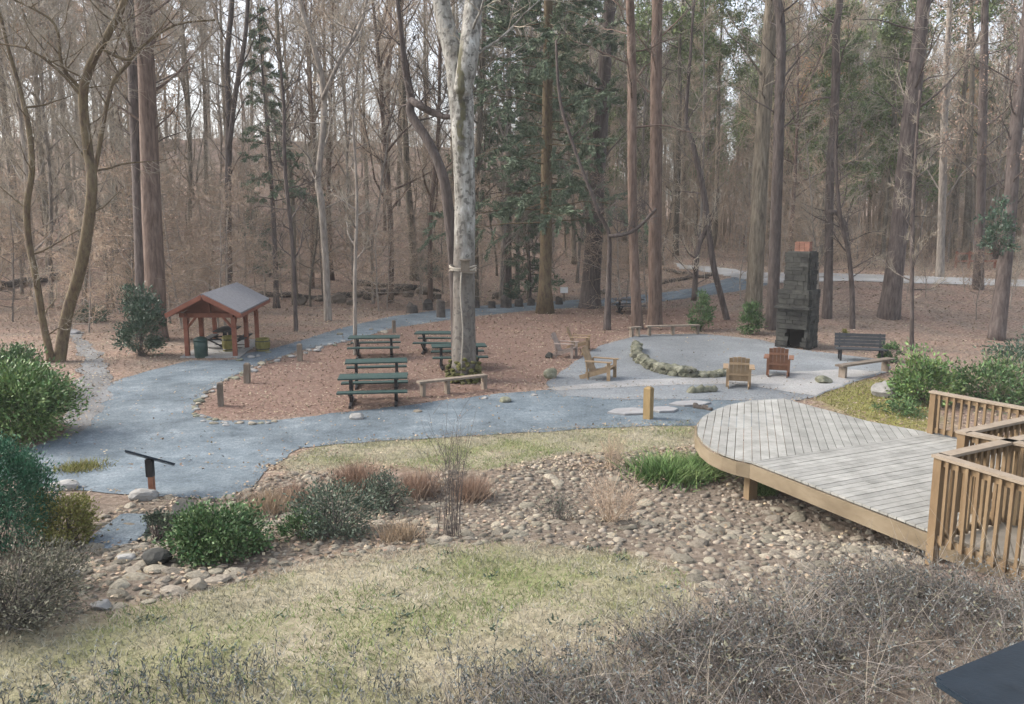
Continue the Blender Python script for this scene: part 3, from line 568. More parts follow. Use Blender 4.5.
course_tree('sapling', 'slim dark sapling behind the yellow shrub near the dark bench', 'tree', 35,
    [[(853, 322, 6), (852, 290, 5), (848, 250, 4), (840, 215, 4), (836, 160, 3), (838, 110, 2)]], 'barkd', 'twigd', n=14, Ln=1.8, seed=31, t0=.3)
course_tree('slender_tree', 'straight dark tree on the bank between the shaggy trunk and the frame edge trunk', 'tree', 43,
    [[(978, 290, 12), (979, 260, 9), (981, 200, 8), (982, 140, 8), (984, 60, 7), (985, 0, 6), (987, -120, 4)]], 'barkd', 'twig', n=20, Ln=3., seed=32, t0=.35, leaves=('beech', 900, .13))
course_tree('tall_tree', 'dark ivy footed trunk at the far right on the bank', 'tree', 33,
    [[(1000, 300, 17.0), (1003, 280, 13.6), (1009, 220, 12.8), (1014, 150, 11.9), (1020, 90, 11.0), (1026, 30, 10.2), (1034, -60, 8.5), (1046, -200, 4.2)]], 'barkd', 'twigd', n=22, Ln=3.4, seed=33, t0=.28, leaves=('beech', 900, .11))
course_tree('slender_tree', 'slender tree with pale withered leaves behind the road at right', 'tree', 50,
    [[(940, 276, 9), (941, 240, 7), (943, 170, 7), (945, 100, 6), (948, 40, 5), (952, -40, 4)]], 'barkg', 'twigw', n=24, Ln=3.4, seed=34, t0=.3, leaves=('beech', 1500, .14))
# evergreens
hm = hemlock_meshes(41, 33, .34, 'barkm', .15, 150, 6.2, 150000, -.06)
plant_tree('hemlock', hm, 'shaggy dark hemlock with a mossy trunk in the middle of the wood', 'tree', G(545, 313), .3, 1)
plant_tree('hemlock', hemlock_meshes(42, 31, .24, 'barkd', .18, 110, 5.0, 95000, -.06), 'dark hemlock whose boughs hang just right of the pale forked tree', 'tree', G(508, 296), 1.3, 1)
plant_tree('hemlock', hemlock_meshes(43, 17, .16, 'barkd', .36, 40, 3.2, 9000), 'slim hemlock with sparse needles behind the pavilion ridge', 'tree', (-13.6, 46, hz(-13.6, 46)), .5, 1)
plant_tree('hemlock', hemlock_meshes(44, 7, .1, 'barkd', .08, 36, 2.4, 9000), 'low young hemlock at the far trail bend under the big hemlock', 'tree', (1.2, 52, hz(1.2, 52)), .5, 1)
# the wood on the hillside and beyond the road: single trees in a spread that keeps its distance
WX = []
def clear(x, y, dm):
    for a, c, d0 in WX:
        if (a-x)**2+(c-y)**2 < max(dm, 0)**2: return False
    return True
random.seed(77); cnt = 0; PROTO = {}
KP = PATH+[]
def spread(kinds, n, ylo, yhi, dm, label, name, group, scl=(.85, 1.15), cond=lambda x, y: True, tilt=.03, ypow=1.):
    k = 0; tries = 0
    while k < n and tries < n*60:
        tries += 1
        y = ylo+(yhi-ylo)*random.random()**ypow; x = random.uniform(-.72, .72)*(y+4)
        if not cond(x, y) or not clear(x, y, dm): continue
        if bool(inpoly(np.array([x]), np.array([y]), PATH)[0]) or bool(inpoly(np.array([x]), np.array([y]), ROAD2)[0]) or bool(inpoly(np.array([x]), np.array([y]), TRAIL)[0]): continue
        WX.append((x, y, dm)); i = random.randrange(len(kinds)); key = (name, i); s = random.uniform(*scl); loc = (x, y, hz(x, y)-.03)
        if key not in PROTO:
            PROTO[key] = plant_tree(name, kinds[i], label, 'tree', loc, random.uniform(0, 6.28), s, group)
        else: dup(PROTO[key], loc, random.uniform(0, 6.28), s)
        k += 1
back = lambda x, y: y > np.clip(50+.42*min(x, 0), 37, 53) and not (y < 58 and x > 4)
spread(PINE, 46, 60, 130, 4.2, 'tall pine with a bushy olive crown in the far wood', 'pine_tree', 'pines of the far wood', cond=lambda x, y: x > .05*y)
spread(GLOWTREE, 16, 66, 118, 6, 'far tree with low sun glow coloured into its orange leaves', 'sunglow_tree', 'trees with sun glow coloured into their leaves', cond=lambda x, y: x > .12*y or x < -.4*y)
spread(VAR, 292, 42, 150, 2.1, 'bare grey brown tree in the crowd of the wooded hillside', 'bare_tree', 'bare trees of the wood', cond=lambda x, y: back(x, y) and (random.random() < .55 if x > 1 else random.random() < (.42 if y < 80 else .22)), ypow=.85)
spread(SAP, 210, 37, 85, 1.1, 'thin bare sapling among the undergrowth of the wood', 'bare_sapling', 'saplings under the trees', (.7, 1.3), cond=back, ypow=1.3)
UND = [tree_meshes(600+i, Ht, .05, .12, 3.2, 24, bark='barkg', twig='twigw', wob=.07, el=(-5, 35), nsub=8, ntw=6, tw=.007, up=.02, sides=6, leaves=lv) for i, (Ht, lv) in enumerate([(7, ('beech', 700, .08)), (9, None), (6, ('beech', 500, .08))])]
spread(UND, 22, 33, 52, 1.6, 'small spreading understory tree with pale level twigs at the edge of the wood', 'understory_tree', 'small spreading trees at the edge of the wood', (.8, 1.25), cond=lambda x, y: (x < -.36*y and y > 35 and x < -13) or (x < -2 and y > 44) or (x > 5 and y > 43 and x < .5*y))
spread(SAP, 16, 36, 47, 1.2, 'thin bare sapling on the leafy bank below the road', 'bank_sapling', 'saplings on the bank', (.5, .9), cond=lambda x, y: x > 11 and y < 47)
# ------------------------------------------------------------------ deck
ZD = 1.0
def lp(px, py, z=ZD): v = lev(px, py, z); return Vector((v.x, v.y, z))
def clip(poly, n, d):                     # keep the side n.p <= d
    out = []
    for i in range(len(poly)):
        a, b = poly[i], poly[(i+1) % len(poly)]; fa, fb = n.dot(a)-d, n.dot(b)-d
        if fa <= 0: out.append(a)
        if fa*fb < 0: out.append(a+(b-a)*(fa/(fa-fb)))
    return out
def boards(mb, poly, along, w, gap, z, th=.035, maxlen=None):
    u = Vector((along.x, along.y)).normalized(); n = Vector((-u.y, u.x))
    P = [Vector((p.x, p.y)) for p in poly]; ds = [n.dot(p) for p in P]; c = min(ds)
    while c < max(ds):
        q = clip(clip(P, n, c+w-gap), -n, -c)
        if len(q) >= 3:
            us_ = [u.dot(p) for p in q]; cuts = [min(us_)-1]
            if maxlen:
                k = min(us_)-random.uniform(0, maxlen)
                while k < max(us_):
                    if k > min(us_): cuts.append(k)
                    k += maxlen
            cuts.append(max(us_)+1)
            for a, b in zip(cuts, cuts[1:]):
                s = clip(clip(q, u, b-.003), -u, -a)
                if len(s) >= 3:
                    zz = z+random.uniform(-.002, .002); m = len(s); area = sum(s[i].x*s[(i+1) % m].y-s[(i+1) % m].x*s[i].y for i in range(m))
                    if area < 0: s = s[::-1]
                    if abs(area) < 1e-4: continue
                    mb.add([(p.x, p.y, zz-th) for p in s]+[(p.x, p.y, zz) for p in s], [tuple(reversed(range(m))), tuple(range(m, 2*m))]+[(i, (i+1) % m, m+(i+1) % m, m+i) for i in range(m)])
        c += w
rim_px = [(752, 461.5), (738, 458.5), (724, 454), (712, 448.5), (703, 441.5), (697.5, 433), (697, 425), (703, 416.5), (715, 409.5), (730, 404.5), (750, 400.5), (784, 398.5)]
rim = [lp(*p) for p in rim_px]
sA, sB = lp(752, 461.5), lp(933, 433); dC = lp(868, 421); nA = lp(934, 531.5)
random.seed(21)
deck = thing('deck', 'low timber deck with a rounded end standing over the stony creek bed', 'deck', (sA.x, sA.y, 0))
off = -Vector((sA.x, sA.y, 0))
def L0(v): return Vector(v)+off
mb = MB(); boards(mb, [L0(p) for p in rim+[dC, sB]], lp(751, 403)-lp(752, 461.5), .142, .011, ZD); mb.build('rounded_boarding', MT['deck'], deck)
e1 = (lp(1024, 572)-lp(939, 541)).normalized(); e2 = (lp(1024, 440)-lp(930, 434)).normalized()
far = [nA+e1*.15, nA+e1*6, sB+e2*5, sB]
mb = MB(); boards(mb, [L0(p) for p in (sA, nA, nA+e1*.15, sB+e2*1.5, sB)], sB-sA, .142, .011, ZD, maxlen=3.4); mb.build('straight_boarding', MT['deck'], deck)
mb = MB(); boards(mb, [L0(p) for p in (nA+e1*.16, nA+e1*5, sB+e2*6, sB+e2*1.52)], nA-sB, .142, .007, ZD-.004, maxlen=3.); mb.build('walkway_boarding', MT['deckw'], deck)
mb = MB()
line = [nA+(sA-nA)*t for t in (0, .33, .66, 1)]
for a, b in zip(line, line[1:]):
    d = (b-a).normalized(); nrm = Vector((-d.y, d.x, 0))
    if nrm.y > 0: nrm = -nrm
    mb.beam(L0(a+nrm*.022)-Vector((0, 0, .165)), L0(b+nrm*.022)-Vector((0, 0, .165)), .04, .235)
mb.build('rim_joist', MT['fascia'], deck)
a, b = nA+e1*.12, nA+e1*5; nrm = Vector((e1.y, -e1.x, 0)); nrm = nrm if nrm.y < 0 else -nrm
mb = MB(); mb.beam(L0(a+nrm*.03)-Vector((0, 0, .165)), L0(b+nrm*.03)-Vector((0, 0, .165)), .04, .25); mb.build('walkway_rim', MT['fascia'], deck)
mb = MB(); cen = sum(rim, Vector())/len(rim)
rr_, o_ = [], []
for i, p in enumerate(rim):
    q = ((nA-sA) if i == 0 else Vector((0, 0, 0)))-(rim[min(i+1, len(rim)-1)]-rim[max(i-1, 0)])*(1 if i else .01); q = Vector((q.y, -q.x, 0)).normalized()
    if q.dot(p-cen) < 0 and i: q = -q
    if i == 0 and q.y > 0: q = -q
    rr_.append(L0(p)+q*.004); o_.append(L0(p)+q*.044)
n_ = len(rr_)
for i in range(n_-1):
    a, b, c, d = rr_[i], rr_[i+1], o_[i+1], o_[i]
    mb.hexa([p-Vector((0, 0, .283)) for p in (a, b, c, d)], [p-Vector((0, 0, .052)) for p in (a, b, c, d)])
mb.build('curved_rim', MT['fascia'], deck)
mb = MB()
for a, b in ((dC, rim[-1]), (sB, dC)): mb.beam(L0(a)-Vector((0, 0, .19)), L0(b)-Vector((0, 0, .19)), .04, .28)
mb.build('back_joist', MT['timb'], deck)
for k_, p in enumerate((lp(757, 462), lp(712, 436), lp(770, 425), lp(860, 440))):
    q = L0(p+(cen-p).normalized()*(.32 if k_ == 0 else .75)); g = hz(p.x, p.y)-.3
    mb = MB(); mb.box((q.x, q.y, (g+ZD-.06)/2), (.16, .16, ZD-.06-g), .3); mb.build('support_post', MT['timb'], deck)
def railing(p, q, label, z=ZD, hh=1.05, gp_=.135, posts=(0, 1), newel=.0):
    p, q = Vector((p.x, p.y, 0)), Vector((q.x, q.y, 0)); Ln = (q-p).length; u = (q-p).normalized()
    t = thing('deck_railing', label, 'railing', (p.x, p.y, z), math.atan2(u.y, u.x), 'railings of the deck')
    for s in posts:
        m = MB(); m.box((s*Ln, 0, (hh-.04)/2-.14), (.105, .105, hh-.04+.28)); m.build('post', MT['timb'], t)
    a, b = (.055 if 0 in posts else 0), (Ln-.055 if 1 in posts else Ln)
    m = MB(); m.box((Ln/2, 0, hh-.018), (Ln+.14, .15, .036)); m.build('top_rail', MT['cap'], t)
    m = MB(); m.box(((a+b)/2, 0, hh-.085), (b-a, .04, .09)); m.build('upper_rail', MT['timb'], t)
    m = MB(); m.box(((a+b)/2, 0, .075), (b-a, .04, .09)); m.build('bottom_rail', MT['timb'], t)
    n = int((b-a)/gp_)
    for i in range(n):
        m = MB(); m.box((a+(i+.6)*gp_+random.uniform(-.004, .004), -.042, (hh-.04+.02)/2), (.038, .038, hh-.08), 0, Matrix.Rotation(random.uniform(-.012, .012), 3, 'Y')); m.build('baluster', MT['timb'], t)
    return t
A = lp(941, 543); topz = at(940, 455, A.y).z; RH = topz-ZD
def tp(px, py): return lp(px, py, topz)
Ad = (tp(1024, 480)-tp(941, 455)); A2d = tp(1024, 437)-tp(941, 455); Bp = tp(964, 431); B1d = tp(1024, 418.5)-Bp; B2d = tp(1004, 439)-Bp; Cp = lp(931, 433); C1d = lp(1024, 409, ZD+.78)-lp(931, 392, ZD+.78)
A = tp(941, 455)
railing(A, A+Ad.normalized()*2.6, 'nearest deck railing running along the brush on the outer edge of the walkway', hh=RH)
railing(A+A2d.normalized()*.11, A+A2d.normalized()*3.9, 'railing with the broad weathered cap running back right from the nearest corner post', hh=RH, posts=(1,))
railing(Bp, Bp+B1d.normalized()*4, 'middle railing behind the broad capped one heading off to the right', hh=RH)
railing(Bp+B2d.normalized()*.12, Bp+B2d.normalized()*1.5, 'short railing running towards the viewer from the middle corner post', hh=RH, posts=())
railing(Cp, Cp+C1d.normalized()*5, 'farthest railing along the back of the deck in front of the green shrubs', hh=.80)
# ------------------------------------------------------------------ picnic tables and benches
def picnic_table(label, loc, rz, top, leg, group, Ln=1.85):
    t = thing('picnic_table', label, 'picnic table', loc, rz, group)
    m = MB()
    for i in range(5): m.box((0, -.30+.15*i, .745), (Ln, .142, .04))
    m.build('table_top', MT[top], t)
    for s in (-1, 1):
        m = MB()
        for k in (-.075, .075): m.box((0, s*.66+k, .445), (Ln, .142, .04))
        m.build('bench_seat', MT[top], t)
    for s in (-1, 1):
        m = MB(); x = s*(Ln/2-.32)
        m.box((x, 0, .37), (.09, .14, .70)); m.box((x, 0, .035), (.07, 1.25, .07)); m.beam((x, -.70, .40), (x, .70, .40), .05, .06)
        m.beam((x, -.30, .70), (x, .30, .70), .05, .06)
        for k in (-1, 1): m.beam((x, k*.10, .1), (x, k*.64, .40), .05, .05, (1, 0, 0))
        m.build('leg_frame', MT[leg], t)
    return t
PT_ = [((374, 403), .12, 'front dark green picnic table of the left pair, nearest to the front path'), ((377, 385), .16, 'dark green picnic table right behind the front one'),
       ((375, 357), .10, 'rear left picnic table beside the thin straight sapling'), ((440, 352), -.03, 'rear right picnic table partly hidden by the forked tree'), ((459, 367), .14, 'picnic table standing right behind the trunk of the forked tree')]
for i, (p, rz, lab) in enumerate(PT_):
    if i == 0: pt0 = picnic_table(lab, G(*p), rz, 'green', 'black', 'green picnic tables on the leafy ground')
    else: dup(pt0, G(*p), rz, 1, lab)
picnic_table('dark grey picnic table between trunks beside the far path', G(628, 313), .12, 'dgrey', 'black', 'picnic table by the far path', 1.6)
def plank_bench(label, p, q, legs=(.08, .55, .96), hgt_=.42, w=.24, m_='log', th=.06):
    c = (p+q)/2; L_ = (q-p).length; t = thing('plank_bench', label, 'bench', (c.x, c.y, c.z), math.atan2(q.y-p.y, q.x-p.x), 'plank benches')
    m = MB(); m.box((0, 0, hgt_), (L_, w, th)); m.build('seat', MT[m_], t)
    for s in legs:
        m = MB(); m.box((-L_/2+s*L_, 0, (hgt_-th/2)/2-.05), (.10, w*.8, hgt_-th/2+.1)); m.build('leg', MT[m_], t)
    return t
plank_bench('long grey plank bench at the foot of the forked tree', G(418, 397), G(486, 389), (.07, .42, .97))
plank_bench('long low plank bench at the back edge of the gravel circle', G(646, 336), G(699, 334.5), (.06, .5, .97))
plank_bench('stubby plank bench with dark legs beside the long one on the gravel edge', G(629, 337.5), G(640, 336.5), (.2, .8))
plank_bench('grey plank bench in front of the dark backed bench near the right shrubs', G(838, 379), G(890, 371), (.08, .9), w=.3)
def back_bench(label, loc, rz):
    t = thing('backed_bench', label, 'bench', loc, rz); m = MB()
    for i in range(4): m.box((0, -.20+.13*i, .44), (1.7, .12, .04))
    m.build('seat', MT['dgrey'], t); m = MB(); M_ = Matrix.Rotation(R(-12), 3, 'X')
    for i in range(4): m.box((0, .28+.03*i, .54+.115*i), (1.7, .035, .108), 0, M_)
    m.build('backrest', MT['dgrey'], t)
    for s in (-1, 1):
        m = MB(); x = s*.68; m.box((x, -.18, .21), (.07, .07, .42)); m.box((x, .24, .21), (.07, .07, .42)); m.box((x, .02, .395), (.06, .5, .05)); m.beam((x, .27, .38), (x, .42, .95), .06, .05, (1, 0, 0)); m.build('leg', MT['black'], t)
    m = MB()
    return t
back_bench('dark slatted bench with a backrest beyond the gravel, right of the chimney', G(860, 361), R(-14))
# ------------------------------------------------------------------ garden chairs round the fire ring (front is local -y)
def adirondack(label, loc, rz, m_, sc=1.):
    t = thing('garden_chair', label, 'chair', loc, rz, 'wooden garden chairs round the fire ring'); t.scale = (sc, sc, sc); m = MB(); M1 = Matrix.Rotation(R(-14), 3, 'X')
    for i in range(6): m.box((0, -.28+.10*i, .36-.025*i), (.54, .09, .022), 0, M1)
    m.build('seat', MT[m_], t); m = MB()
    for i in range(5):
        x = (i-2)*.112; hgt_ = .74-.012*abs(i-2)**1.6
        m.beam((x*.95, .24, .20), (x*1.0, .24+hgt_*.42, .20+hgt_), .106, .02, (0, -1, .3))
    m.beam((-.26, .335, .40), (.26, .335, .40), .03, .06); m.beam((-.27, .52, .74), (.27, .52, .74), .03, .06)
    m.build('backrest', MT[m_], t)
    for s in (-1, 1):
        m = MB(); m.box((s*.36, -.02, .565), (.15, .78, .025)); m.build('armrest', MT[m_], t)
        m = MB(); m.box((s*.31, -.32, .275), (.035, .10, .55)); m.build('leg', MT[m_], t)
        m = MB(); m.beam((s*.272, -.33, .35), (s*.272, .56, .05), .03, .13); m.beam((s*.30, .30, .02), (s*.30, .36, .55), .035, .08, (1, 0, 0)); m.build('leg', MT[m_], t)
    return t
adirondack('golden wooden chair lying low at the near left edge of the gravel circle', G(601, 379), R(66), 'chairy', 1.08)
adirondack('grey worn wooden chair left of the gravel circle beside a dark stone', G(566, 357), R(70), 'chairg', .95)
adirondack('pale wooden chair with a tall back farthest back on the left gravel edge', G(580, 350), R(78), 'chairy', .95)
adirondack('golden slatted wooden chair with its back turned, standing near the fire ring', G(738, 386), R(165), 'chairy', 1.05)
adirondack('red brown wooden chair with its back turned, right of the golden one', G(778, 375), R(160), 'chairr', 1.05)
# fire ring, chimney
random.seed(31); fr = MB()
arc = [(637, 350), (636, 357), (642, 364), (652, 370), (666, 374), (682, 376.5), (700, 377), (716, 376.5), (728, 374)]
P_ = [lev(*p) for p in arc]; PA = dense(P_, [1]*len(P_), 6)[0]; base = lev(685, 364); tot = 0
for k, p in enumerate(PA):
    for lay in range(2 if k < 34 else 1):
        for s in (-.09, .10):
            r = random.uniform(.14, .25); fr.stone((p.x-base.x+random.uniform(-.06, .06), p.y-base.y+s+random.uniform(-.05, .05), .07+.16*lay+random.uniform(-.02, .02)), (r*1.15, r*.85, r*.62), k*7+lay, rz=random.uniform(0, 3), sub=1)
tag(fr.build('fire_ring', MT['ring'], None, loc=base), 'open half ring of stacked mossy stones on the gravel circle', 'fire ring')
random.seed(33); cb = G(796, 347); ch = thing('stone_chimney', 'dark freestanding stone chimney with an open firebox and a brick cap', 'chimney', cb, R(-38))
# local frame: the firebox looks along -y
def masonry(mb, x0, x1, y0, y1, z0, z1, skip=None):
    z = z0
    while z < z1-.05:
        h = min(random.uniform(.13, .24), z1-z)
        for (fx_, axis, a, b, out) in ((y0, 'x', x0, x1, -1), (y1, 'x', x0, x1, 1), (x0, 'y', y0, y1, -1), (x1, 'y', y0, y1, 1)):
            c = a
            while c < b-.02:
                w = min(random.uniform(.2, .5), b-c); dpt = random.uniform(.045, .085)
                if b-(c+w) < .1: w = b-c
                cc = c+w/2; g = .012
                if not (skip and axis == 'x' and out < 0 and skip(cc, z+h/2)):
                    if axis == 'x': mb.box((cc, fx_+out*dpt/2, z+h/2), (w-g, dpt+.04, h-g))
                    else: mb.box((fx_+out*dpt/2, cc, z+h/2), (dpt+.04, w-g, h-g))
                c += w
        z += h
ww = .58; dd = .50
def fcut(x, z): return abs(x-.05) < .40 and z < .78
m = MB()
m.box((-.465, 0, .40), (.23, dd*2, 1.0)); m.box((.515, 0, .40), (.13, dd*2, 1.0)); m.box((.05, .34, .40), (.80, .32, 1.0)); m.box((0, 0, 1.60), (2*ww, 2*dd, 1.40)); m.box((.03, .02, 3.03), (.86, .80, 1.50)); m.build('core', MT['mortar'], ch)
m = MB(); m.box((.05, .17, .41), (.78, .012, .82)); m.box((-.34, -.15, .41), (.012, .64, .82)); m.box((.44, -.15, .41), (.012, .64, .82)); m.box((.05, -.15, .892), (.8, .64, .012)); m.build('firebox', MT['soot'], ch)
m = MB(); masonry(m, -ww, ww, -dd, dd, -.1, 2.3, fcut); masonry(m, -.40, .46, -.38, .42, 2.3, 3.78); m.box((.05, -dd-.05, .86), (1.02, .14, .15)); m.build('stonework', MT['chim'], ch)
m = MB(); m.box((0, -dd-.10, 1.62), (1.34, .34, .10)); m.build('mantel', MT['chim'], ch)
m = MB()
for lay in range(5):
    for i in range(3):
        for s in (0, 1):
            if s == 0: m.box((-.13+.19*i, -.10, 3.81+.075*lay), (.18, .09, .066))
            else: m.box((-.13+.19*i, .14, 3.81+.075*lay), (.18, .09, .066))
    m.box((-.17, .02, 3.81+.075*lay), (.09, .14, .066)); m.box((.29, .02, 3.81+.075*lay), (.09, .14, .066))
m.build('brick_cap', MT['brick'], ch)
# ------------------------------------------------------------------ pavilion
fl, frt, br, bl = G(188, 357), G(235.5, 357), G(257.5, 341), G(215, 337)
pv = thing('pavilion', 'small open pavilion of red stained timber under a grey shingled gable roof', 'pavilion', fl)
d0 = fl.y; fw = (frt-fl); dep = (br-frt); dep = Vector((dep.x, dep.y, 0)); fw.z = 0
def pl(a, b, z): return fw*a+dep*b+Vector((0, 0, z))
ez = at(187, 317, fl.y).z-fl.z; apz = at(205.7, 293, fl.y).z-fl.z; ev = at(176, 311.5, fl.y).z-fl.z
m = MB(); m.hexa([pl(-.12, -.06, -.1), pl(1.12, -.06, -.1), pl(1.12, 1.06, -.1), pl(-.12, 1.06, -.1)], [pl(-.12, -.06, .05), pl(1.12, -.06, .05), pl(1.12, 1.06, .05), pl(-.12, 1.06, .05)]); m.build('floor_slab', MT['sand'], pv)
for a, b in ((0, 0), (1, 0), (0, .5), (1, .5), (0, 1), (1, 1)):
    m = MB(); m.beam(pl(a, b, -.05), pl(a, b, ez), .15, .15, tuple(dep.normalized())); m.build('post', MT['cedar'], pv)
m = MB()
for b in (0, .5, 1): m.beam(pl(-.12, b, ez+.07), pl(1.12, b, ez+.07), .12, .17)
for a in (0, 1): m.beam(pl(a, -.08, ez+.09), pl(a, 1.08, ez+.09), .10, .15)
m.build('beam', MT['cedar'], pv)
for a, s in ((0, 1), (1, -1)):
    m = MB(); m.beam(pl(a, 0, ez-.45), pl(a+s*.22, 0, ez), .07, .09, (0, 1, 0)); m.build('brace', MT['cedar'], pv)
    for b, q in ((0, 1), (.5, 1), (.5, -1), (1, -1)):
        m = MB(); m.beam(pl(a, b, ez-.45), pl(a, b+q*.11, ez), .07, .09, (1, 0, 0)); m.build('brace', MT['cedar'], pv)
rise = apz-ev; oz = ev
for s, nm in ((-1, 'roof'), (1, 'roof')):
    a0 = .5; a1 = .5+s*.76
    m = MB(); m.hexa([pl(a0, -.2, apz-.03), pl(a1, -.2, oz-.03), pl(a1, 1.16, oz-.03), pl(a0, 1.16, apz-.03)], [pl(a0, -.2, apz+.05), pl(a1, -.2, oz+.05), pl(a1, 1.16, oz+.05), pl(a0, 1.16, apz+.05)])
    rf = m.build('roof', MT['shing'], pv)
    m = MB()
    for b in (-.21, 1.17): m.beam(pl(a0, b, apz-.06), pl(a1, b, oz-.06), .05, .16)
    m.beam(pl(a1, -.2, oz-.07), pl(a1, 1.16, oz-.07), .04, .12)
    for b in np.linspace(-.1, 1.06, 7): m.beam(pl(a0, b, apz-.10), pl(a1, b, oz-.10), .05, .10)
    m.build('rafter', MT['cedar'], rf)
m = MB(); m.beam(pl(.5, 0, ez+.1), pl(.5, 0, apz-.08), .1, .1, (0, 1, 0)); m.beam(pl(.5, -.16, apz-.13), pl(.5, 1.12, apz-.13), .07, .14); m.build('king_post', MT['cedar'], pv)
m = MB(); m.add([pl(-.05, .02, ez+.15), pl(1.05, .02, ez+.15), pl(.5, .02, apz-.08), pl(-.05, .035, ez+.15), pl(1.05, .035, ez+.15), pl(.5, .035, apz-.08)], [(0, 1, 2), (5, 4, 3), (0, 3, 4, 1), (1, 4, 5, 2), (2, 5, 3, 0)]); m.build('gable_panel', MT['cedar'], pv)
def bin_(label, loc, m_, r=.24, h=.72):
    t = thing('litter_bin', label, 'bin', loc); m = MB()
    m.tube([Vector((0, 0, z)) for z in (0, .02, h*.5, h*.86, h*.88)], [r*.9, r*.94, r, r*1.02, r*.9], 20); m.build('body', MT[m_], t, True)
    m = MB(); m.tube([Vector((0, 0, z)) for z in (h*.86, h*.9, h*.97, h*1.06, h*1.09)], [r*1.08, r*1.08, r*.98, r*.6, r*.05], 20); m.build('lid', MT[m_], t, True)
bin_('dark green dome lidded bin just inside the front of the pavilion', G(201.5, 357.5), 'can')
def barrel(label, loc, r, h):
    t = thing('planter_tub', label, 'planter', loc, 0, 'tubs about the pavilion'); m = MB()
    for i in range(14):
        a = 2*PI*i/14; P = [Vector((math.cos(a)*r*k, math.sin(a)*r*k, z)) for k, z in ((.82, 0), (1, h*.5), (.9, h))]
        for p, q in zip(P, P[1:]): m.beam(p, q, r*.42, .03, (math.cos(a), math.sin(a), 0))
    m.build('staves', MT['barrel'], t); m = MB()
    for z, k in ((h*.2, .93), (h*.8, .97)): m.tube([Vector((math.cos(a)*r*k*1.06, math.sin(a)*r*k*1.06, z)) for a in np.linspace(0, 2*PI, 17)], [.018]*17, 5, False)
    m.build('hoop', MT['black'], t); m = MB(); m.tube([Vector((0, 0, h*.8)), Vector((0, 0, h*.9))], [r*.85, r*.85], 14); m.build('soil', MT['logd'], t)
barrel('yellow green wooden tub inside the pavilion beside the front right post', G(230, 352), .26, .62)
barrel('yellow green wooden tub outside the back right post of the pavilion', G(263, 351), .26, .5)
picnic_table('dark table standing in the shade of the pavilion roof', (fl+fw*.55+dep*.55), math.atan2(dep.y, dep.x), 'dgrey', 'black', 'table in the pavilion', 1.5)
# ------------------------------------------------------------------ bollards, stumps, signs
def bollard(label, loc, h, w, m_='log', name='wooden_bollard', group='wooden bollards along the path', tilt=0):
    t = thing(name, label, 'bollard', loc, random.uniform(0, 1), group); m = MB(); b = w/2
    M_ = Matrix.Rotation(tilt, 3, 'Y'); m.box((0, 0, h/2-.06), (w, w, h+.1), 0, M_)
    m.build('post', MT[m_], t); m = MB(); c = M_ @ Vector((0, 0, h/2-.01))
    m.hexa([(s*b*.99+c.x, q*b*.99, h-.012) for s, q in ((-1, -1), (1, -1), (1, 1), (-1, 1))], [(s*b*.6+c.x, q*b*.6, h+.03) for s, q in ((-1, -1), (1, -1), (1, 1), (-1, 1))]); m.build('chamfered_top', MT[m_], t)
bollard('square golden wooden bollard standing alone in the front path near the deck', G(648, 419), .80, .19, 'post')
bollard('brown wooden bollard by the white edging stones on the left island corner', G(221, 406), .62, .16)
bollard('brown wooden bollard behind the corner one, before the pavilion', G(247.5, 383), .60, .17, tilt=.04)
bollard('slim wooden bollard on the island edge right of the pavilion', G(300, 361), .6, .17)
bollard('reddish wooden bollard on the loop path behind the rear picnic table', G(394, 333), .55, .15)
random.seed(41)
ST = [(412, 313, 9, .36, 'first stump from the left in the row along the far path'), (428, 310, 8, .36, 'second stump from the left in the row along the far path'), (441, 317.5, 7, .75, 'tall narrow dark post at the near side of the far path'), (476, 308, 6, .32, 'stump just right of the forked trunk along the far path'),
      (492, 308, 6, .32, 'small stump second right of the forked trunk along the far path'), (506, 307.5, 9, .44, 'biggest and darkest stump in the row on the far path'), (519, 306.5, 7, .34, 'stump right of the biggest one in the row on the far path'), (531, 305.5, 6, .32, 'last stump left of the mossy hemlock trunk on the far path'), (559, 304.5, 6, .32, 'stump right of the mossy hemlock trunk below the white notice')]
for px, py, w, h, lab in ST:
    b = G(px, py); r = w/2*b.y/F*1.25; h *= 1.15; t = thing('log_stump', lab, 'stump', b, random.uniform(0, 6), 'stumps in a row along the far path')
    m = MB(); m.tube([Vector((random.gauss(0, .01), random.gauss(0, .01), z)) for z in (-.1, 0, h*.4, h*.97, h)], [r*1.15, r*1.08, r, r*.97, r*.88], 11); m.build('body', MT['logd'], t)
    m = MB(); m.tube([Vector((0, 0, h-.002)), Vector((0, 0, h+.012))], [r*.84, r*.82], 11); m.build('cut_face', MT['logd'], t)
b = G(564, 302); t = thing('notice_board', 'small white notice on a short post beside the far path', 'sign', b); dz = at(564, 290, b.y).z-b.z
m = MB(); m.box((0, 0, dz*.45), (.08, .08, dz*.95)); m.build('post', MT['log'], t); m = MB(); m.box((0, -.06, dz), (.46, .03, .36)); m.build('panel', MT['white'], t)
b = G(152.5, 495); t = thing('reading_panel', 'tilted thin dark reading panel on a rusty post beside the pale boulder', 'sign', b)
dt = at(151, 459, b.y).z-b.z
m = MB(); m.box((0, 0, (dt-.25)/2-.05), (.085, .085, dt-.15)); m.build('post', MT['rustpost'], t)
m = MB(); m.box((-.01, 0, dt-.15), (.11, .11, .30)); m.build('bracket', MT['black'], t)
sd = Vector(ray(152, 458)); sd = Vector((sd.x, sd.y, sd.z-.045)).normalized(); u = Vector((1, 0, -.27)); u = (u-sd*u.dot(sd)).normalized(); nn = u.cross(sd)
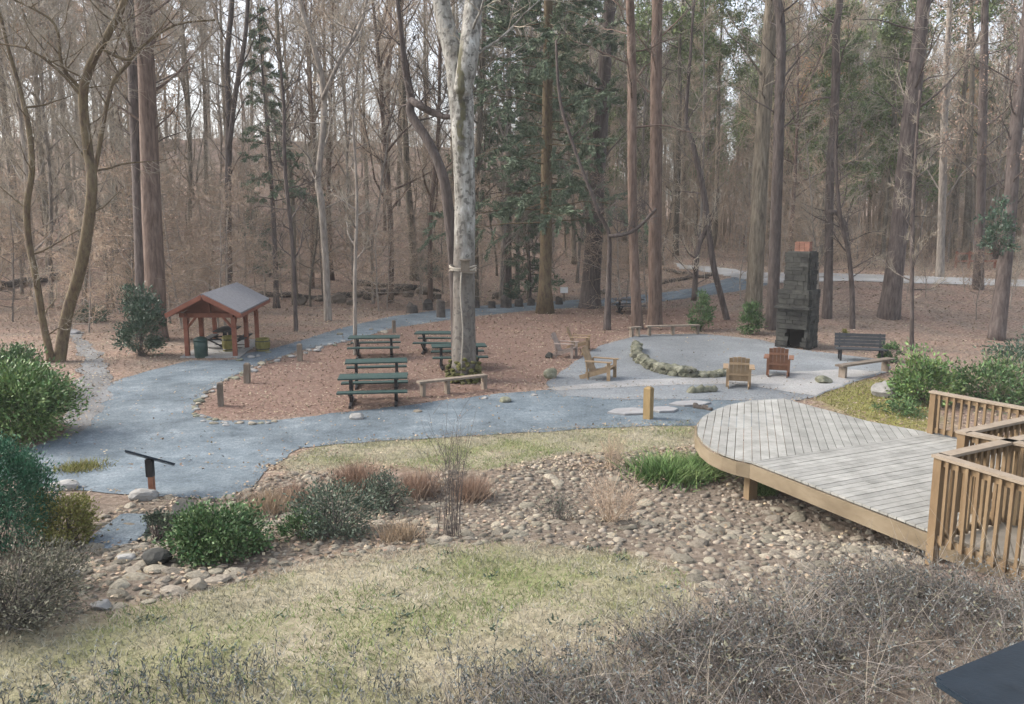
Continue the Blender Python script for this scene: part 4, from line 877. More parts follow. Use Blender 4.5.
m = MB(); m.obox((.01, 0, dt+.015), u*.40, sd*.30, nn*.015); m.build('panel', MT['slate'], t)
p0, p1, p2 = at(931, 678, 2.6), at(1046, 631, 3.25), at(990, 716, 2.3)
u = (p1-p0); v = (p2-p0); nn = u.cross(v).normalized(); nn = nn if nn.z > 0 else -nn; c = p0+u/2+v*.9
bm = bmesh.new(); q = [p0, p0+u, p0+u+v*2.2, p0+v*2.2]; vs = [bm.verts.new(x-c-nn*.02) for x in q]; f = bm.faces.new(vs); ex = bmesh.ops.extrude_face_region(bm, geom=[f]); bmesh.ops.translate(bm, verts=[x for x in ex['geom'] if isinstance(x, bmesh.types.BMVert)], vec=nn*.022)
bmesh.ops.recalc_face_normals(bm, faces=bm.faces[:])
se = [e for e in bm.edges if abs((e.verts[0].co-e.verts[1].co).normalized().dot(nn)) > .9]; bmesh.ops.bevel(bm, geom=se, offset=.03, segments=4, affect='EDGES'); bmesh.ops.bevel(bm, geom=[e for e in bm.edges], offset=.004, segments=2, affect='EDGES')
me = bpy.data.meshes.new('panel'); bm.to_mesh(me); bm.free(); me.materials.append(MT['slate'])
t = thing('reading_panel', 'broad blue black panel jutting in at the lower right corner', 'sign', c); ob('panel', me, t)
m = MB(); gz = hz(c.x, c.y)-c.z-.1; m.beam((0, 0, gz), (0, 0, -.06), .1, .1, (0, 1, 0)); m.build('post', MT['black'], t)
b = G(975, 268); t = thing('wooden_fence', 'low rust brown rail fence across the road at the right', 'fence', b, .1)
for k in range(4):
    m = MB(); m.box((-1.5+k, 0, .55), (.12, .12, 1.3)); m.build('post', MT['cedar'], t)
for z in (.5, 1.05):
    m = MB(); m.box((0, -.08, z), (3.3, .05, .13)); m.build('rail', MT['cedar'], t)
# fallen logs and a slab
def log(label, p, q, r, m_='logd', name='fallen_log'):
    c = (p+q)/2; m = MB(); random.seed(int(p.x*100)); n = 9
    pts = [p.lerp(q, i/n)-c+Vector((0, 0, random.gauss(0, r*.25)+r*.6)) for i in range(n+1)]
    m.tube(pts, [r*(1-.35*i/n)*random.uniform(.92, 1.08) for i in range(n+1)], 9)
    tag(m.build(name, MT[m_], None, True, loc=c), label, 'log', 'fallen logs')
log('lower of two crossed fallen logs behind the straight pine', G(662, 284), G(712, 276), .17)
log('upper of two crossed fallen logs behind the straight pine', G(664, 270), G(708, 279), .13)
log('fallen log lying below the hillside left of the forked tree', G(338, 298), G(420, 290), .28)
log('dark fallen log higher on the slope behind the stump row', G(352, 284), G(440, 292), .22)
log('brown fallen log on the slope at the far left', G(0, 288), G(72, 276), .26)
log('fallen log behind the pavilion lying across the slope', G(256, 296), G(330, 300), .2)
log('short mossy log lying on the pale grit near the golden bollard', G(690, 393), G(716, 392), .14, 'ring', 'log_piece')
log('dark short log poking out by the rounded tip of the deck', G(694, 408), G(712, 411), .08, 'logd', 'log_piece')
def slab(label, c, w, d, rz, m_='slab', th=.07):
    random.seed(int(c.x*50)); m = MB(); n = 6; P = [(math.cos(2*PI*i/n)*w*random.uniform(.8, 1.1), math.sin(2*PI*i/n)*d*random.uniform(.8, 1.1)) for i in range(n)]
    m.add([(x, y, -.04) for x, y in P]+[(x, y, th*.8) for x, y in P]+[(x*.95, y*.95, th) for x, y in P], [tuple(reversed(range(n))), tuple(range(2*n, 3*n))]+[(i, (i+1) % n, n+(i+1) % n, n+i) for i in range(n)]+[(n+i, n+(i+1) % n, 2*n+(i+1) % n, 2*n+i) for i in range(n)])
    o = m.build('flagstone', MT[m_], None, loc=c); o.rotation_euler.z = rz; tag(o, label, 'flagstone', 'flagstones')
slab('pale flagstone slab left of the golden bollard on the path', G(629, 413), .55, .35, .2)
slab('pale flagstone slab right behind the golden bollard', G(664, 411), .42, .3, .1)
slab('flagstone slab nearest to the rounded deck tip', G(690, 405), .6, .32, .15)
slab('grey flagstone set in the creek below the reading panel', G(118, 536), .42, 1.05, .15, 'path', .05)
slab('tilted grey slab beside the reading panel above the ivy bush', G(184, 513), .2, .42, .3, 'chim', .13)
# ------------------------------------------------------------------ stones
random.seed(51)
shapes = []
for i in range(9):
    m = MB(); m.stone((0, 0, 0), (1, random.uniform(.65, .95), random.uniform(.45, .65)), 900+i, sub=2); shapes.append(m.mesh('creek_stone', MT['stone'], False))
xs = [p[0] for p in CREEK]; yy = [p[1] for p in CREEK]
n = 22000; px_ = rng.uniform(min(xs), max(xs), n); py_ = rng.uniform(min(yy), max(yy), n)
ok = inpoly(px_, py_, CREEK) & ~inpoly(px_, py_, LAWN2) & ~inpoly(px_+rng.normal(0, .15, n), py_+rng.normal(0, .15, n), LAWN1) & ~inpoly(px_, py_, PATH)
ok &= rng.random(n) < np.clip(.75+.7*vnoise(px_, py_, .9, 15), .08, 1)
px_, py_ = px_[ok], py_[ok]; rad_ = (np.exp(rng.normal(math.log(.046), .42, len(px_)))*np.where(px_ < -3.2, 1.25, 1)).clip(.02, .15)
od = np.argsort(-rad_); cells = {}; keep = []
for i in od:
    x, y, r = px_[i], py_[i], rad_[i]; cx, cy = int(x//.5), int(y//.5); good = True
    for a in (-1, 0, 1):
        for c in (-1, 0, 1):
            for (u_, v_, q) in cells.get((cx+a, cy+c), ()):
                if (u_-x)**2+(v_-y)**2 < (.92*(q+r))**2: good = False; break
            if not good: break
        if not good: break
    if good: cells.setdefault((cx, cy), []).append((x, y, r)); keep.append((x, y, r))
def infr(x, y, z=0):
    d = y*CP-(z-H)*SP; X_ = 512+F*x/d; Y_ = 352-F*(y*SP+(z-H)*CP)/d
    return 0 < X_ < 1024 and 0 < Y_ < 704
vis = sorted([k for k in keep if infr(k[0], k[1], .3)], key=lambda k: -k[2]/k[1]); big = vis[:290]; bigset = set(big)
for (x, y, r) in big:
    o = ob('creek_stone', random.choice(shapes), None, (x, y, hz(x, y)-r*.02)); o.scale = (r*1.3, r*1.12, r*random.uniform(.6, .95)); o.rotation_euler = (random.uniform(-.2, .2), random.uniform(-.2, .2), random.uniform(0, 6.28))
    tag(o, 'tan rounded stone lying among the others in the dry creek bed', 'stone', 'stones of the dry creek bed')
m = MB(); base_st = []
for i in range(6):
    q = MB(); q.stone((0, 0, 0), (1, random.uniform(.65, .95), random.uniform(.5, .7)), 950+i, sub=1); base_st.append(q)
for k in keep:
    if k in bigset: continue
    x, y, r = k; q = random.choice(base_st); a = random.uniform(0, 6.28); c, s = math.cos(a)*r*1.15, math.sin(a)*r*1.15; z = hz(x, y)-r*.02
    m.add([(x+v[0]*c-v[1]*s, y+v[0]*s+v[1]*c, z+v[2]*r) for v in q.v], q.f)
stuff(m.build('creek_pebbles', MT['stonei'], None, True), 'smaller tan stones filling the dry creek bed', 'pebbles')
def boulder(label, px, py, w, h, m_='boulder', name='boulder', group=None, seed=0, flat=.8):
    b = G(px, py); r = w/2*b.y/F; q = MB(); q.stone((0, 0, r*h*.55), (r, r*flat, r*h), seed, sub=3); o = q.build(name, MT[m_], None, False, loc=b)
    o.rotation_euler.z = random.uniform(-.3, .3); tag(o, label, 'boulder' if name == 'boulder' else 'stone', group)
boulder('pale flat boulder at the foot of the reading panel', 144, 499, 30, .5, seed=1)
boulder('grey rounded boulder in the creek left of the ivy bush', 157, 563, 34, .6, 'chim', seed=2)
boulder('white wedge shaped stone in the creek below the grey flagstone', 126, 560, 22, .4, seed=3)
boulder('grey squarish boulder left in the creek near the twiggy shrub', 68, 578, 26, .6, seed=4)
boulder('tan boulder in the creek on the lawn edge below the ivy bush', 198, 588, 22, .65, 'stone', seed=5)
boulder('broad pale boulder at the near lawn edge of the creek', 102, 608, 26, .45, seed=6)
boulder('big grey boulder under the laurel right of the deck', 888, 396, 34, .6, seed=7)
boulder('tan boulder beside the big grey one right of the deck', 913, 398, 20, .8, 'stone', seed=8)
boulder('pale low boulder near the path at the left behind the yellow green bush', 62, 489, 36, .35, seed=9)
boulder('mossy dark stone at the left edge of the gravel circle', 551, 378, 17, .8, 'ring', seed=10)
boulder('dark round stone left of the grey worn garden chair', 549, 358, 9, .9, 'chim', seed=11)
boulder('grey mossy stone by the foot of the grey plank bench', 823, 383, 20, .5, 'ring', seed=12)
boulder('pale stone beside the chimney base', 812, 344, 14, .5, seed=13)
boulder('white stone on the trail at the far left', 75, 334, 12, .5, 'slab', seed=14)
for i, (px, py, w) in enumerate([(300, 305, 16), (318, 301, 12), (338, 303, 18), (356, 297, 14), (372, 299, 20), (392, 294, 16), (408, 297, 12), (424, 294, 18), (352, 305, 12), (436, 299, 14), (498, 299, 16), (514, 298, 12), (604, 294, 12)]):
    boulder('dark brown ledge rock on the stream bank behind the far path', px, py, w, random.uniform(.4, .75), 'ledge', 'ledge_rock', 'ledge rocks of the stream bank', 120+i)
edge = [(197, 416, 9), (203, 421, 7), (197, 409, 7), (199, 401, 13), (205, 396, 8), (212, 391, 6), (236, 378, 10), (243, 373, 7), (253, 371, 11), (262, 364, 8), (271, 362, 6), (278, 360, 7), (290, 356, 8), (309, 350, 8), (318, 347, 6), (240, 360, 8), (251, 357, 8), (258, 356, 6), (268, 352, 7), (214, 423, 10), (226, 425, 8), (237, 423, 6), (252, 424, 9), (268, 423, 6), (330, 344, 6), (344, 341, 7), (357, 418, 16), (418, 411, 10), (384, 332, 9), (340, 334, 7), (371, 329, 5), (505, 401, 13), (485, 398, 7), (534, 395, 8)]
for (a_x, a_y), (c_x, c_y) in (((193, 413), (200, 399)), ((200, 399), (222, 383)), ((222, 383), (262, 364)), ((262, 364), (300, 352)), ((194, 414), (225, 422)), ((225, 422), (280, 421)), ((300, 352), (350, 341))):
    for q in range(5): edge.append((a_x+(c_x-a_x)*(q+random.random())/5, a_y+(c_y-a_y)*(q+random.random())/5+random.uniform(-.5, 1.5), random.uniform(4, 9)))
for i, (px, py, w) in enumerate(edge):
    boulder('pale edging stone along the rim of the leafy island', px, py+1, w, random.uniform(.35, .6), random.choice(('ring', 'stone', 'boulder')), 'edging_stone', 'edging stones of the leafy island', 60+i, random.uniform(.7, 1))
# ------------------------------------------------------------------ shrubs and tufts
def stems_mesh(name, P, D, Hh, r, m, curve=.35, seg=4):
    n = len(P); P = np.asarray(P, float); D = unit(np.asarray(D, float)); Hh = np.broadcast_to(Hh, n)[:, None]; r = np.broadcast_to(r, n)
    B = rng.normal(0, curve, (n, 3)); B[:, 2] = -np.abs(B[:, 2])*.8; rings = []
    a0 = rng.uniform(0, 6.28, n); s1 = unit(np.cross(D, np.stack([np.cos(a0), np.sin(a0), .3+0*a0], 1))); s2 = np.cross(D, s1)
    for k in range(seg+1):
        t = k/seg; c = P+D*Hh*t+B*Hh*t*t; q = (r*(1-.7*t))[:, None]
        rings.append(np.stack([c+q*(s1*math.cos(a)+s2*math.sin(a)) for a in (0, 2.094, 4.188)], 1))
    V = np.stack(rings, 1); idx = np.arange(n)[:, None]*(3*(seg+1)); fs = []
    for k in range(seg):
        for j in range(3):
            j2 = (j+1) % 3; fs.append(np.concatenate([idx+3*k+j, idx+3*k+j2, idx+3*k+3+j2, idx+3*k+3+j], 1))
    return npmesh(name, V.reshape(-1, 3), np.concatenate(fs), m)
def shrub(name, label, cat, base, rx, h, n, ll, lw, m_, ns=30, K=40, sm_='twigd', group=None, bottom=.12, dens=.19, cone=0., jit=(.68, 1.24)):
    rx *= .8; h *= .93
    t = thing(name, label, cat, base, 0, group)
    a = rng.uniform(0, 2*PI, K); u = rng.uniform(0, 1, K); rr = np.sqrt(rng.uniform(.25, 1, K)); zz = bottom+(1-bottom)*u
    prof = np.sqrt(np.clip(1-(np.abs(zz-.45)/.58)**2.2, .05, 1)) if not cone else np.clip(1.05-zz, .08, 1)**.75
    C = np.stack([np.cos(a)*rr*prof*rx, np.sin(a)*rr*prof*rx, zz*h*.95], 1); C *= rng.uniform(*jit, (K, 1))
    k = rng.integers(0, K, n); s = dens*rx*(.7+.6*rng.random(K))[k][:, None]
    P = C[k]+rng.normal(size=(n, 3))*s*np.array([1, 1, .75]); P[:, 2] = np.abs(P[:, 2])
    out = P-np.array([0, 0, h*.3]); D = unit(out)+rng.normal(0, .6, (n, 3)); D[:, 2] += .25
    vv, ff = cards(P, D, ll*rng.uniform(.6, 1.3, n), lw*rng.uniform(.7, 1.2, n)); ob('foliage', npmesh('foliage', vv, ff, MT[m_]), t)
    if ns:
        k = rng.integers(0, K, ns); b0 = rng.normal(0, rx*.12, (ns, 3)); b0[:, 2] = -.05; dv = C[k]*1.05-b0
        ob('stems', stems_mesh('stems', b0, dv, np.linalg.norm(dv, axis=1), .009+.004*rx, MT[sm_], .08), t)
    return t
def twigshrub(name, label, cat, base, n, h, spread_, r, m_='brush', group=None, sub=4, leaves=None):
    t = thing(name, label, cat, base, 0, group); a = rng.uniform(0, 6.28, n); b0 = np.stack([rng.normal(0, .08, n), rng.normal(0, .08, n), np.full(n, -.04)], 1)
    D = np.stack([np.cos(a)*spread_*rng.random(n), np.sin(a)*spread_*rng.random(n), np.ones(n)], 1); hh = h*rng.uniform(.55, 1.05, n); D = unit(D)
    ob('stems', stems_mesh('stems', b0, D, hh, r, MT[m_], .12), t)
    if sub:
        k = np.repeat(np.arange(n), sub); s = rng.uniform(.3, .95, len(k)); p = b0[k]+D[k]*(hh[k]*s)[:, None]; d2 = D[k]+rng.normal(0, .55, (len(k), 3))
        ob('twigs', stems_mesh('twigs', p, d2, h*rng.uniform(.12, .32, len(k)), r*.5, MT[m_], .15, 2), t)
    if leaves:
        mname, num, ll = leaves; k = rng.integers(0, n, num); s = rng.uniform(.3, 1.05, num); p = b0[k]+D[k]*(hh[k]*s)[:, None]+rng.normal(0, h*.06, (num, 3))
        vv, ff = cards(p, rng.normal(size=(num, 3)), ll*rng.uniform(.6, 1.2, num), ll*.45); ob('foliage', npmesh('foliage', vv, ff, MT[mname]), t)
    return t
def tuft(label, base, rad, h, n, m_, w=.012, lean=.45, group='dry grass tufts in the creek bed', name='grass_tuft', cat='grass tuft'):
    P = np.stack([rng.normal(0, rad*.45, n), rng.normal(0, rad*.45, n), np.full(n, -.01)], 1); vv, ff = blades(P, h*rng.uniform(.5, 1.1, n), w, lean)
    tag(ob(name, npmesh(name, vv, ff, MT[m_]), None, base), label, cat, group)
shrub('green_bush', 'large bright green bush at the left edge by the mossy twin stemmed tree', 'bush', G(14, 438), 1.38, 1.85, 20000, .105, .05, 'laurel', 40, 90, jit=(.8, 1.12))
shrub('green_bush', 'darker green bush crowding behind the large bright one at the left edge', 'bush', G(8, 398), 1.3, 1.5, 8500, .11, .05, 'ivy', 30, 50, jit=(.8, 1.12))
shrub('conical_evergreen', 'dense dark blue green conifer bush at the left edge', 'bush', G(4, 548), .84, 1.62, 26000, .055, .018, 'cone', 20, 130, cone=0, dens=.15, jit=(.9, 1.04))
shrub('yellow_bush', 'yellow green airy bush right of the dark conifer bush', 'bush', G(66, 545), .48, .78, 4800, .05, .022, 'yel', 50, 50)
shrub('grey_bush', 'grey brown twiggy bush with few leaves at the lower left edge', 'bush', G(14, 622), .74, .62, 7500, .045, .016, 'sagebrown', 160, 110, 'brush')
shrub('grey_bush', 'thin grey bush between the twiggy one and the creek stones', 'bush', G(46, 592), .5, .52, 3000, .042, .016, 'sagebrown', 90, 60, 'brush')
shrub('ivy_bush', 'low rounded fresh green bush right of the reading panel', 'bush', G(217, 556), .68, .62, 9000, .055, .032, 'ivy', 40, 60, jit=(.8, 1.1))
shrub('ivy_bush', 'small loose green bush between the reading panel and the tilted slab', 'bush', G(158, 541), .26, .5, 900, .055, .03, 'sage', 30, 24)
shrub('low_evergreen', 'dark grey green sprawling bush in the middle of the creek bed', 'bush', G(337, 534), .72, .68, 5200, .055, .022, 'sage', 90, 60, 'brush')
shrub('low_evergreen', 'smaller greyer bush right behind the sprawling dark one', 'bush', G(386, 510), .52, .55, 2200, .05, .02, 'sage', 120, 40, 'brush')
shrub('low_evergreen', 'low dark leafy patch at the front left foot of the sprawling bush', 'bush', G(300, 538), .36, .34, 1200, .05, .022, 'ivy', 30, 24, 'brush')
shrub('holly_bush', 'dark green holly standing before the thick brown trunk left of the pavilion', 'bush', G(142, 356), .88, 2.5, 7000, .12, .05, 'holly', 40, 60)
shrub('holly_bush', 'dark low holly further up the trail at the left', 'bush', G(93, 322), .85, .8, 1800, .11, .05, 'holly', 20, 26)
shrub('young_evergreen', 'bright green young evergreen left of the chimney, nearer the crossing stems', 'bush', G(700, 331), .62, 1.6, 2600, .13, .045, 'ivy', 24, 36)
shrub('young_evergreen', 'bright green young evergreen just left of the stone chimney', 'bush', G(751, 334), .62, 1.35, 2600, .13, .045, 'ivy', 24, 36)
shrub('laurel_bush', 'bright yellow green laurel right of the dark bench', 'bush', G(922, 402), 1.0, 1.25, 3200, .14, .055, 'laurel', 30, 46)
shrub('laurel_bush', 'dark green spreading laurel behind the farthest deck railing', 'bush', G(992, 402), 1.45, 1.1, 3600, .14, .05, 'ivy', 130, 46, 'twig')
shrub('laurel_bush', 'dark laurel at the right edge behind the spreading one', 'bush', G(1035, 385), 1.3, 1.5, 3000, .14, .05, 'holly', 40, 40, 'twig')
shrub('laurel_bush', 'small green laurel by the end of the dark bench', 'bush', G(889, 362), .40, .7, 800, .12, .05, 'ivy', 14, 16)
shrub('laurel_bush', 'low green patch under the boulder beside the deck', 'bush', G(900, 414), .7, .28, 1300, .08, .035, 'ivy', 14, 20)
twigshrub('bare_shrub', 'pale bare arching shrub over the spreading laurel behind the railing', 'shrub', G(1000, 396), 40, 1.7, 1.1, .010, 'twigw')
shrub('yellow_shrub', 'small yellow shrub behind the backrest of the dark bench', 'bush', G(844, 345), .2, .75, 260, .10, .05, 'yel', 8, 10)
shrub('ivy_climber', 'dark ivy and holly growing up around the far right trunk', 'bush', at(996, 258, 32.4), .7, 2.6, 1500, .13, .07, 'holly', 30, 36)
twigshrub('bare_shrub', 'tall bundle of bare upright brown stems in the creek bed', 'shrub', G(452, 536), 26, 1.9, .16, .006, 'twigd', sub=4)
twigshrub('bare_shrub', 'spreading bare brown shrub in the middle of the creek stones', 'shrub', G(612, 522), 80, 1.0, 1.5, .005, 'twigw', sub=6, leaves=('rust', 260, .04))
twigshrub('bare_shrub', 'grey bare shrub left of the spreading one on the creek edge', 'shrub', G(560, 520), 50, .55, .7, .005, 'brush', sub=5, leaves=('sage', 300, .035))
twigshrub('bare_shrub', 'small bare shrub by the lawn left of the green clump at the deck', 'shrub', G(612, 468), 40, .8, .5, .006, 'twigw', sub=5)
tuft('tan brown dry grass tuft behind the sprawling dark bush', G(356, 487), .38, .55, 900, 'rust')
tuft('rusty dry grass tuft left of the tall bare stems', G(419, 494), .34, .52, 800, 'rust')
tuft('reddest dry grass tuft, right of the tall bare stems', G(471, 498), .3, .48, 800, 'rust')
tuft('pale straw tuft in front of the creek bushes near the lawn', G(400, 540), .28, .3, 500, 'straw')
tuft('pale straw tuft left of the sprawling dark bush', G(268, 510), .4, .4, 700, 'straw')
tuft('pinkish straw tuft between ivy bush and sprawling dark bush', G(296, 500), .34, .35, 500, 'rust')
tuft('fresh green strappy clump beside the rounded end of the deck', G(674, 478), .66, .40, 1500, 'fresh', .034, .95, 'fresh green clumps')
tuft('smaller fresh green clump tucked under the deck rim', G(700, 472), .36, .36, 600, 'fresh', .032, .9, 'fresh green clumps')
tuft('thin fresh green clump behind the support post under the deck', G(765, 494), .18, .24, 330, 'fresh', .02, .55, 'fresh green clumps')
tuft('low yellow green clump on the path edge left of the reading panel', G(78, 470), .5, .18, 700, 'yel', .02, .6, 'clumps at the path edge')
random.seed(91); hp = None; q = 0
while q < 13:
    y = random.uniform(44, 78); x = random.uniform(-.62, .2)*y
    if not back(x, y) or bool(inpoly(np.array([x]), np.array([y]), PATH)[0]): continue
    if hp is None: hp = shrub('understory_holly', 'dark green evergreen shrub growing low among the trees of the slope', 'bush', (x, y, hz(x, y)), 1.0, 1.6, 1500, .16, .07, 'holly', 14, 26, group='evergreen shrubs on the wooded slope'); KIDS[hp.name] = [o for o in COL.objects if o.parent == hp]
    else: dup(hp, (x, y, hz(x, y)), random.uniform(0, 6.28), random.uniform(.6, 1.4))
    q += 1
# ------------------------------------------------------------------ ground cover nobody could count
def sample(P, n):
    xs = [p[0] for p in P]; yy = [p[1] for p in P]; x = rng.uniform(min(xs), max(xs), n); y = rng.uniform(min(yy), max(yy), n); k = inpoly(x, y, P)
    return x[k], y[k]
gx, gy, = [], []
for P, n in ((LAWN1, 150000), (LAWN2, 60000)):
    x, y = sample(P, n); k = y > 4.6; gx.append(x[k]); gy.append(y[k])
gx, gy = np.concatenate(gx), np.concatenate(gy); k = rng.random(len(gx)) < np.clip(.75+.5*vnoise(gx, gy, 2.2, 3), .15, 1); gx, gy = gx[k], gy[k]
gm = vnoise(gx, gy, .9, 8)+.5*vnoise(gx, gy, 2.7, 9)+rng.normal(0, .3, len(gx)) > .30
for k, mn, h in ((~gm, 'grass', .05), (gm, 'grassg', .055)):
    P = np.stack([gx[k], gy[k], hgt(gx[k], gy[k])], 1); vv, ff = blades(P, h*rng.uniform(.4, 1.3, k.sum()), .009, .8)
    stuff(ob('lawn_grass', npmesh('lawn_grass', vv, ff, MT[mn])), 'tan dormant lawn grass' if mn == 'grass' else 'green patches of lawn grass', 'grass')
x, y = sample(MOSS, 9000); P = np.stack([x, y, hgt(x, y)], 1); vv, ff = blades(P, .07*rng.uniform(.4, 1.2, len(x)), .016, .7); stuff(ob('lawn_grass', npmesh('lawn_grass', vv, ff, MT['yel'])), 'mossy yellow green grass behind the deck', 'grass')
x, y = sample(LAWN1, 420); k = rng.random(len(x)) < np.clip(.5+.9*vnoise(x, y, 1.1, 21), 0, 1); x, y = x[k], y[k]; k = np.repeat(np.arange(len(x)), 16); P = np.stack([x[k]+rng.normal(0, .05, len(k)), y[k]+rng.normal(0, .05, len(k)), np.zeros(len(k))], 1); P[:, 2] = hgt(P[:, 0], P[:, 1])+.02; D = rng.normal(size=(len(k), 3)); D[:, 2] = np.abs(D[:, 2])*.6
vv, ff = cards(P, D, .06*rng.uniform(.5, 1.3, len(k)), .022); stuff(ob('lawn_weeds', npmesh('lawn_weeds', vv, ff, MT['sage'])), 'small green weeds dotted over the lawn', 'weeds')
# fallen leaves
n = 125000; y = 15+84*rng.random(n)**1.45; x = rng.uniform(-.74, .74, n)*(y+3)
bad = inpoly(x+rng.normal(0, .12, n), y+rng.normal(0, .12, n), PATH) | inpoly(x, y, CIRC) | inpoly(x, y, LAWN2) | inpoly(x, y, ROAD2)
bad |= inpoly(x, y, [(p.x, p.y) for p in rim+[dC, sB]])
bad &= rng.random(n) > .07
lx, ly = sample(CREEK, 14000); k = rng.random(len(lx)) < np.where(lx < -1, .6, .14); x = np.concatenate([x[~bad], lx[k]]); y = np.concatenate([y[~bad], ly[k]]); n = len(x)
D = rng.normal(size=(n, 3)); D[:, 2] *= .35; sd_ = rng.normal(0, .35, (n, 3)); sd_[:, 2] = 1
P = np.stack([x, y, hgt(x, y)+.02+.03*rng.random(n)], 1)
vv, ff = cards(P, D, (.062+.0024*np.clip(y-24, 0, 80))*rng.uniform(.6, 1.3, n), .05+.0016*np.clip(y-24, 0, 80), sd_)
vv0, ff0 = vv, ff; ex, ey = [], []
for PP, dn in ((PATH, 22), (CIRC, 14), (TRAIL, 16), (LAWN2, 8)):
    for i in range(len(PP)):
        a, b = np.array(PP[i]), np.array(PP[(i+1) % len(PP)]); q = int(min(900, np.linalg.norm(b-a)*dn)); t_ = rng.random((q, 1)); e = a+(b-a)*t_+rng.normal(0, .16, (q, 2)); ex.append(e[:, 0]); ey.append(e[:, 1])
ex, ey = np.concatenate(ex), np.concatenate(ey); k = ey > 5; ex, ey = ex[k], ey[k]; q = len(ex); D = rng.normal(size=(q, 3)); D[:, 2] *= .3; sd_ = rng.normal(0, .3, (q, 3)); sd_[:, 2] = 1
vv, ff = cards(np.stack([ex, ey, hgt(ex, ey)+.03+.01*rng.random(q)], 1), D, .06*rng.uniform(.4, 1.3, q), .045, sd_); vv = np.concatenate([vv0, vv]); ff = np.concatenate([ff0, ff+len(vv0)])
stuff(ob('fallen_leaves', npmesh('fallen_leaves', vv, ff, MT['leaf'])), 'brown fallen leaves covering the ground', 'leaves')
# undergrowth of the wood
def okwood(x, y): return y > np.clip(49+.42*np.minimum(x, 0), 36, 53)
n = 15000; y = 36+50*rng.random(n); x = rng.uniform(-.74, .74, n)*(y+3); k = okwood(x, y) & (vnoise(x, y, .5, 3)+rng.normal(0, .4, n) > np.where(x < 4, .55, -.2)) & ~inpoly(x, y, PATH) & ~inpoly(x, y, ROAD2) & ~inpoly(x, y, TRAIL); x, y = x[k], y[k]; n = len(x)
a = rng.uniform(0, 6.28, n); P = np.stack([x, y, hgt(x, y)-.03], 1); D = np.stack([np.cos(a)*.55, np.sin(a)*.55, np.ones(n)], 1)
stuff(ob('undergrowth', stems_mesh('undergrowth', P, D, rng.uniform(.5, 3.2, n)*(.5+.5*rng.random(n)), .007, MT['twigw'], .4)), 'thin pale brushwood under the trees', 'undergrowth')
# the far wood that reads as one mass of fine stems and twigs
n = 3400; y = 62+95*rng.random(n); x = rng.uniform(-.74, .74, n)*(y+3); a = rng.uniform(0, 6.28, n); P = np.stack([x, y, hgt(x, y)-.05], 1); D = np.stack([np.cos(a)*.08, np.sin(a)*.08, np.ones(n)], 1); kk = (x > 2) | (y > 112); P, D, n = P[kk], D[kk], int(kk.sum()); hh = (rng.uniform(5, 14, len(x))*np.where(x < 2, .5, 1))[kk]
k = np.repeat(np.arange(n), 13); t_ = rng.uniform(.12, 1, len(k)); P2 = P[k]+unit(D[k])*(hh[k]*t_)[:, None]; a = rng.uniform(0, 6.28, len(k)); u_ = rng.uniform(.3, 1.5, len(k)); D2 = np.stack([np.cos(a), np.sin(a), u_], 1)
stuff(ob('distant_woods', stems_mesh('distant_woods', np.concatenate([P, P2]), np.concatenate([D, D2]), np.concatenate([hh, rng.uniform(.8, 3.2, len(k))]), np.concatenate([np.full(n, .05), np.full(len(k), .016)]), MT['twigw'], .12, 3)), 'hazy tan mass of fine stems far back in the wood', 'woods')
# brush in the near foreground
x, y = sample(BR, 21000); k = rng.random(len(x)) < np.clip(.55+.6*vnoise(x, y, 1.4, 12), .12, 1); x, y = x[k], y[k]; n = len(x); a = rng.uniform(0, 6.28, n); ln = rng.uniform(.15, 1.5, n)
P = np.stack([x, y, hgt(x, y)-.02], 1); D = np.stack([np.cos(a)*ln, np.sin(a)*ln, np.ones(n)], 1)
stuff(ob('brush_stems', stems_mesh('brush_stems', P, D, rng.uniform(.2, .75, n), .0042, MT['brush'], .4)), 'tangle of dry grey brush stems in the foreground', 'brush')
n2 = 380; k = rng.integers(0, n, n2); a = rng.uniform(0, 6.28, n2); ln = rng.uniform(.2, 1.6, n2); D3 = np.stack([np.cos(a)*ln, np.sin(a)*ln, np.ones(n2)], 1)
stuff(ob('straw_stems', stems_mesh('straw_stems', P[k], D3, rng.uniform(.6, 1.25, n2), .0036, MT['paleweed'], .45, 6)), 'long pale dead stems arching over the foreground brush', 'brush')
k = rng.integers(0, n, 16000); P2 = P[k]+unit(D[k])*rng.uniform(.05, .5, 16000)[:, None]+rng.normal(0, .05, (16000, 3)); vv, ff = cards(P2, rng.normal(size=(16000, 3)), .04*rng.uniform(.6, 1.4, 16000), .013)
stuff(ob('brush_leaves', npmesh('brush_leaves', vv, ff, MT['dusk'])), 'small grey green leaves among the dry brush', 'brush')
k = rng.integers(0, n, 12000); P2 = P[k]+unit(D[k])*rng.uniform(.02, .32, 12000)[:, None]+rng.normal(0, .05, (12000, 3)); P2[:, 2] = np.maximum(P2[:, 2], hgt(P2[:, 0], P2[:, 1])+.01); vv, ff = cards(P2, rng.normal(size=(12000, 3)), .05*rng.uniform(.6, 1.4, 12000), .02)
stuff(ob('brush_leaves', npmesh('brush_leaves', vv, ff, MT['sagebrown'])), 'dull olive leaves low in the dry brush', 'brush')
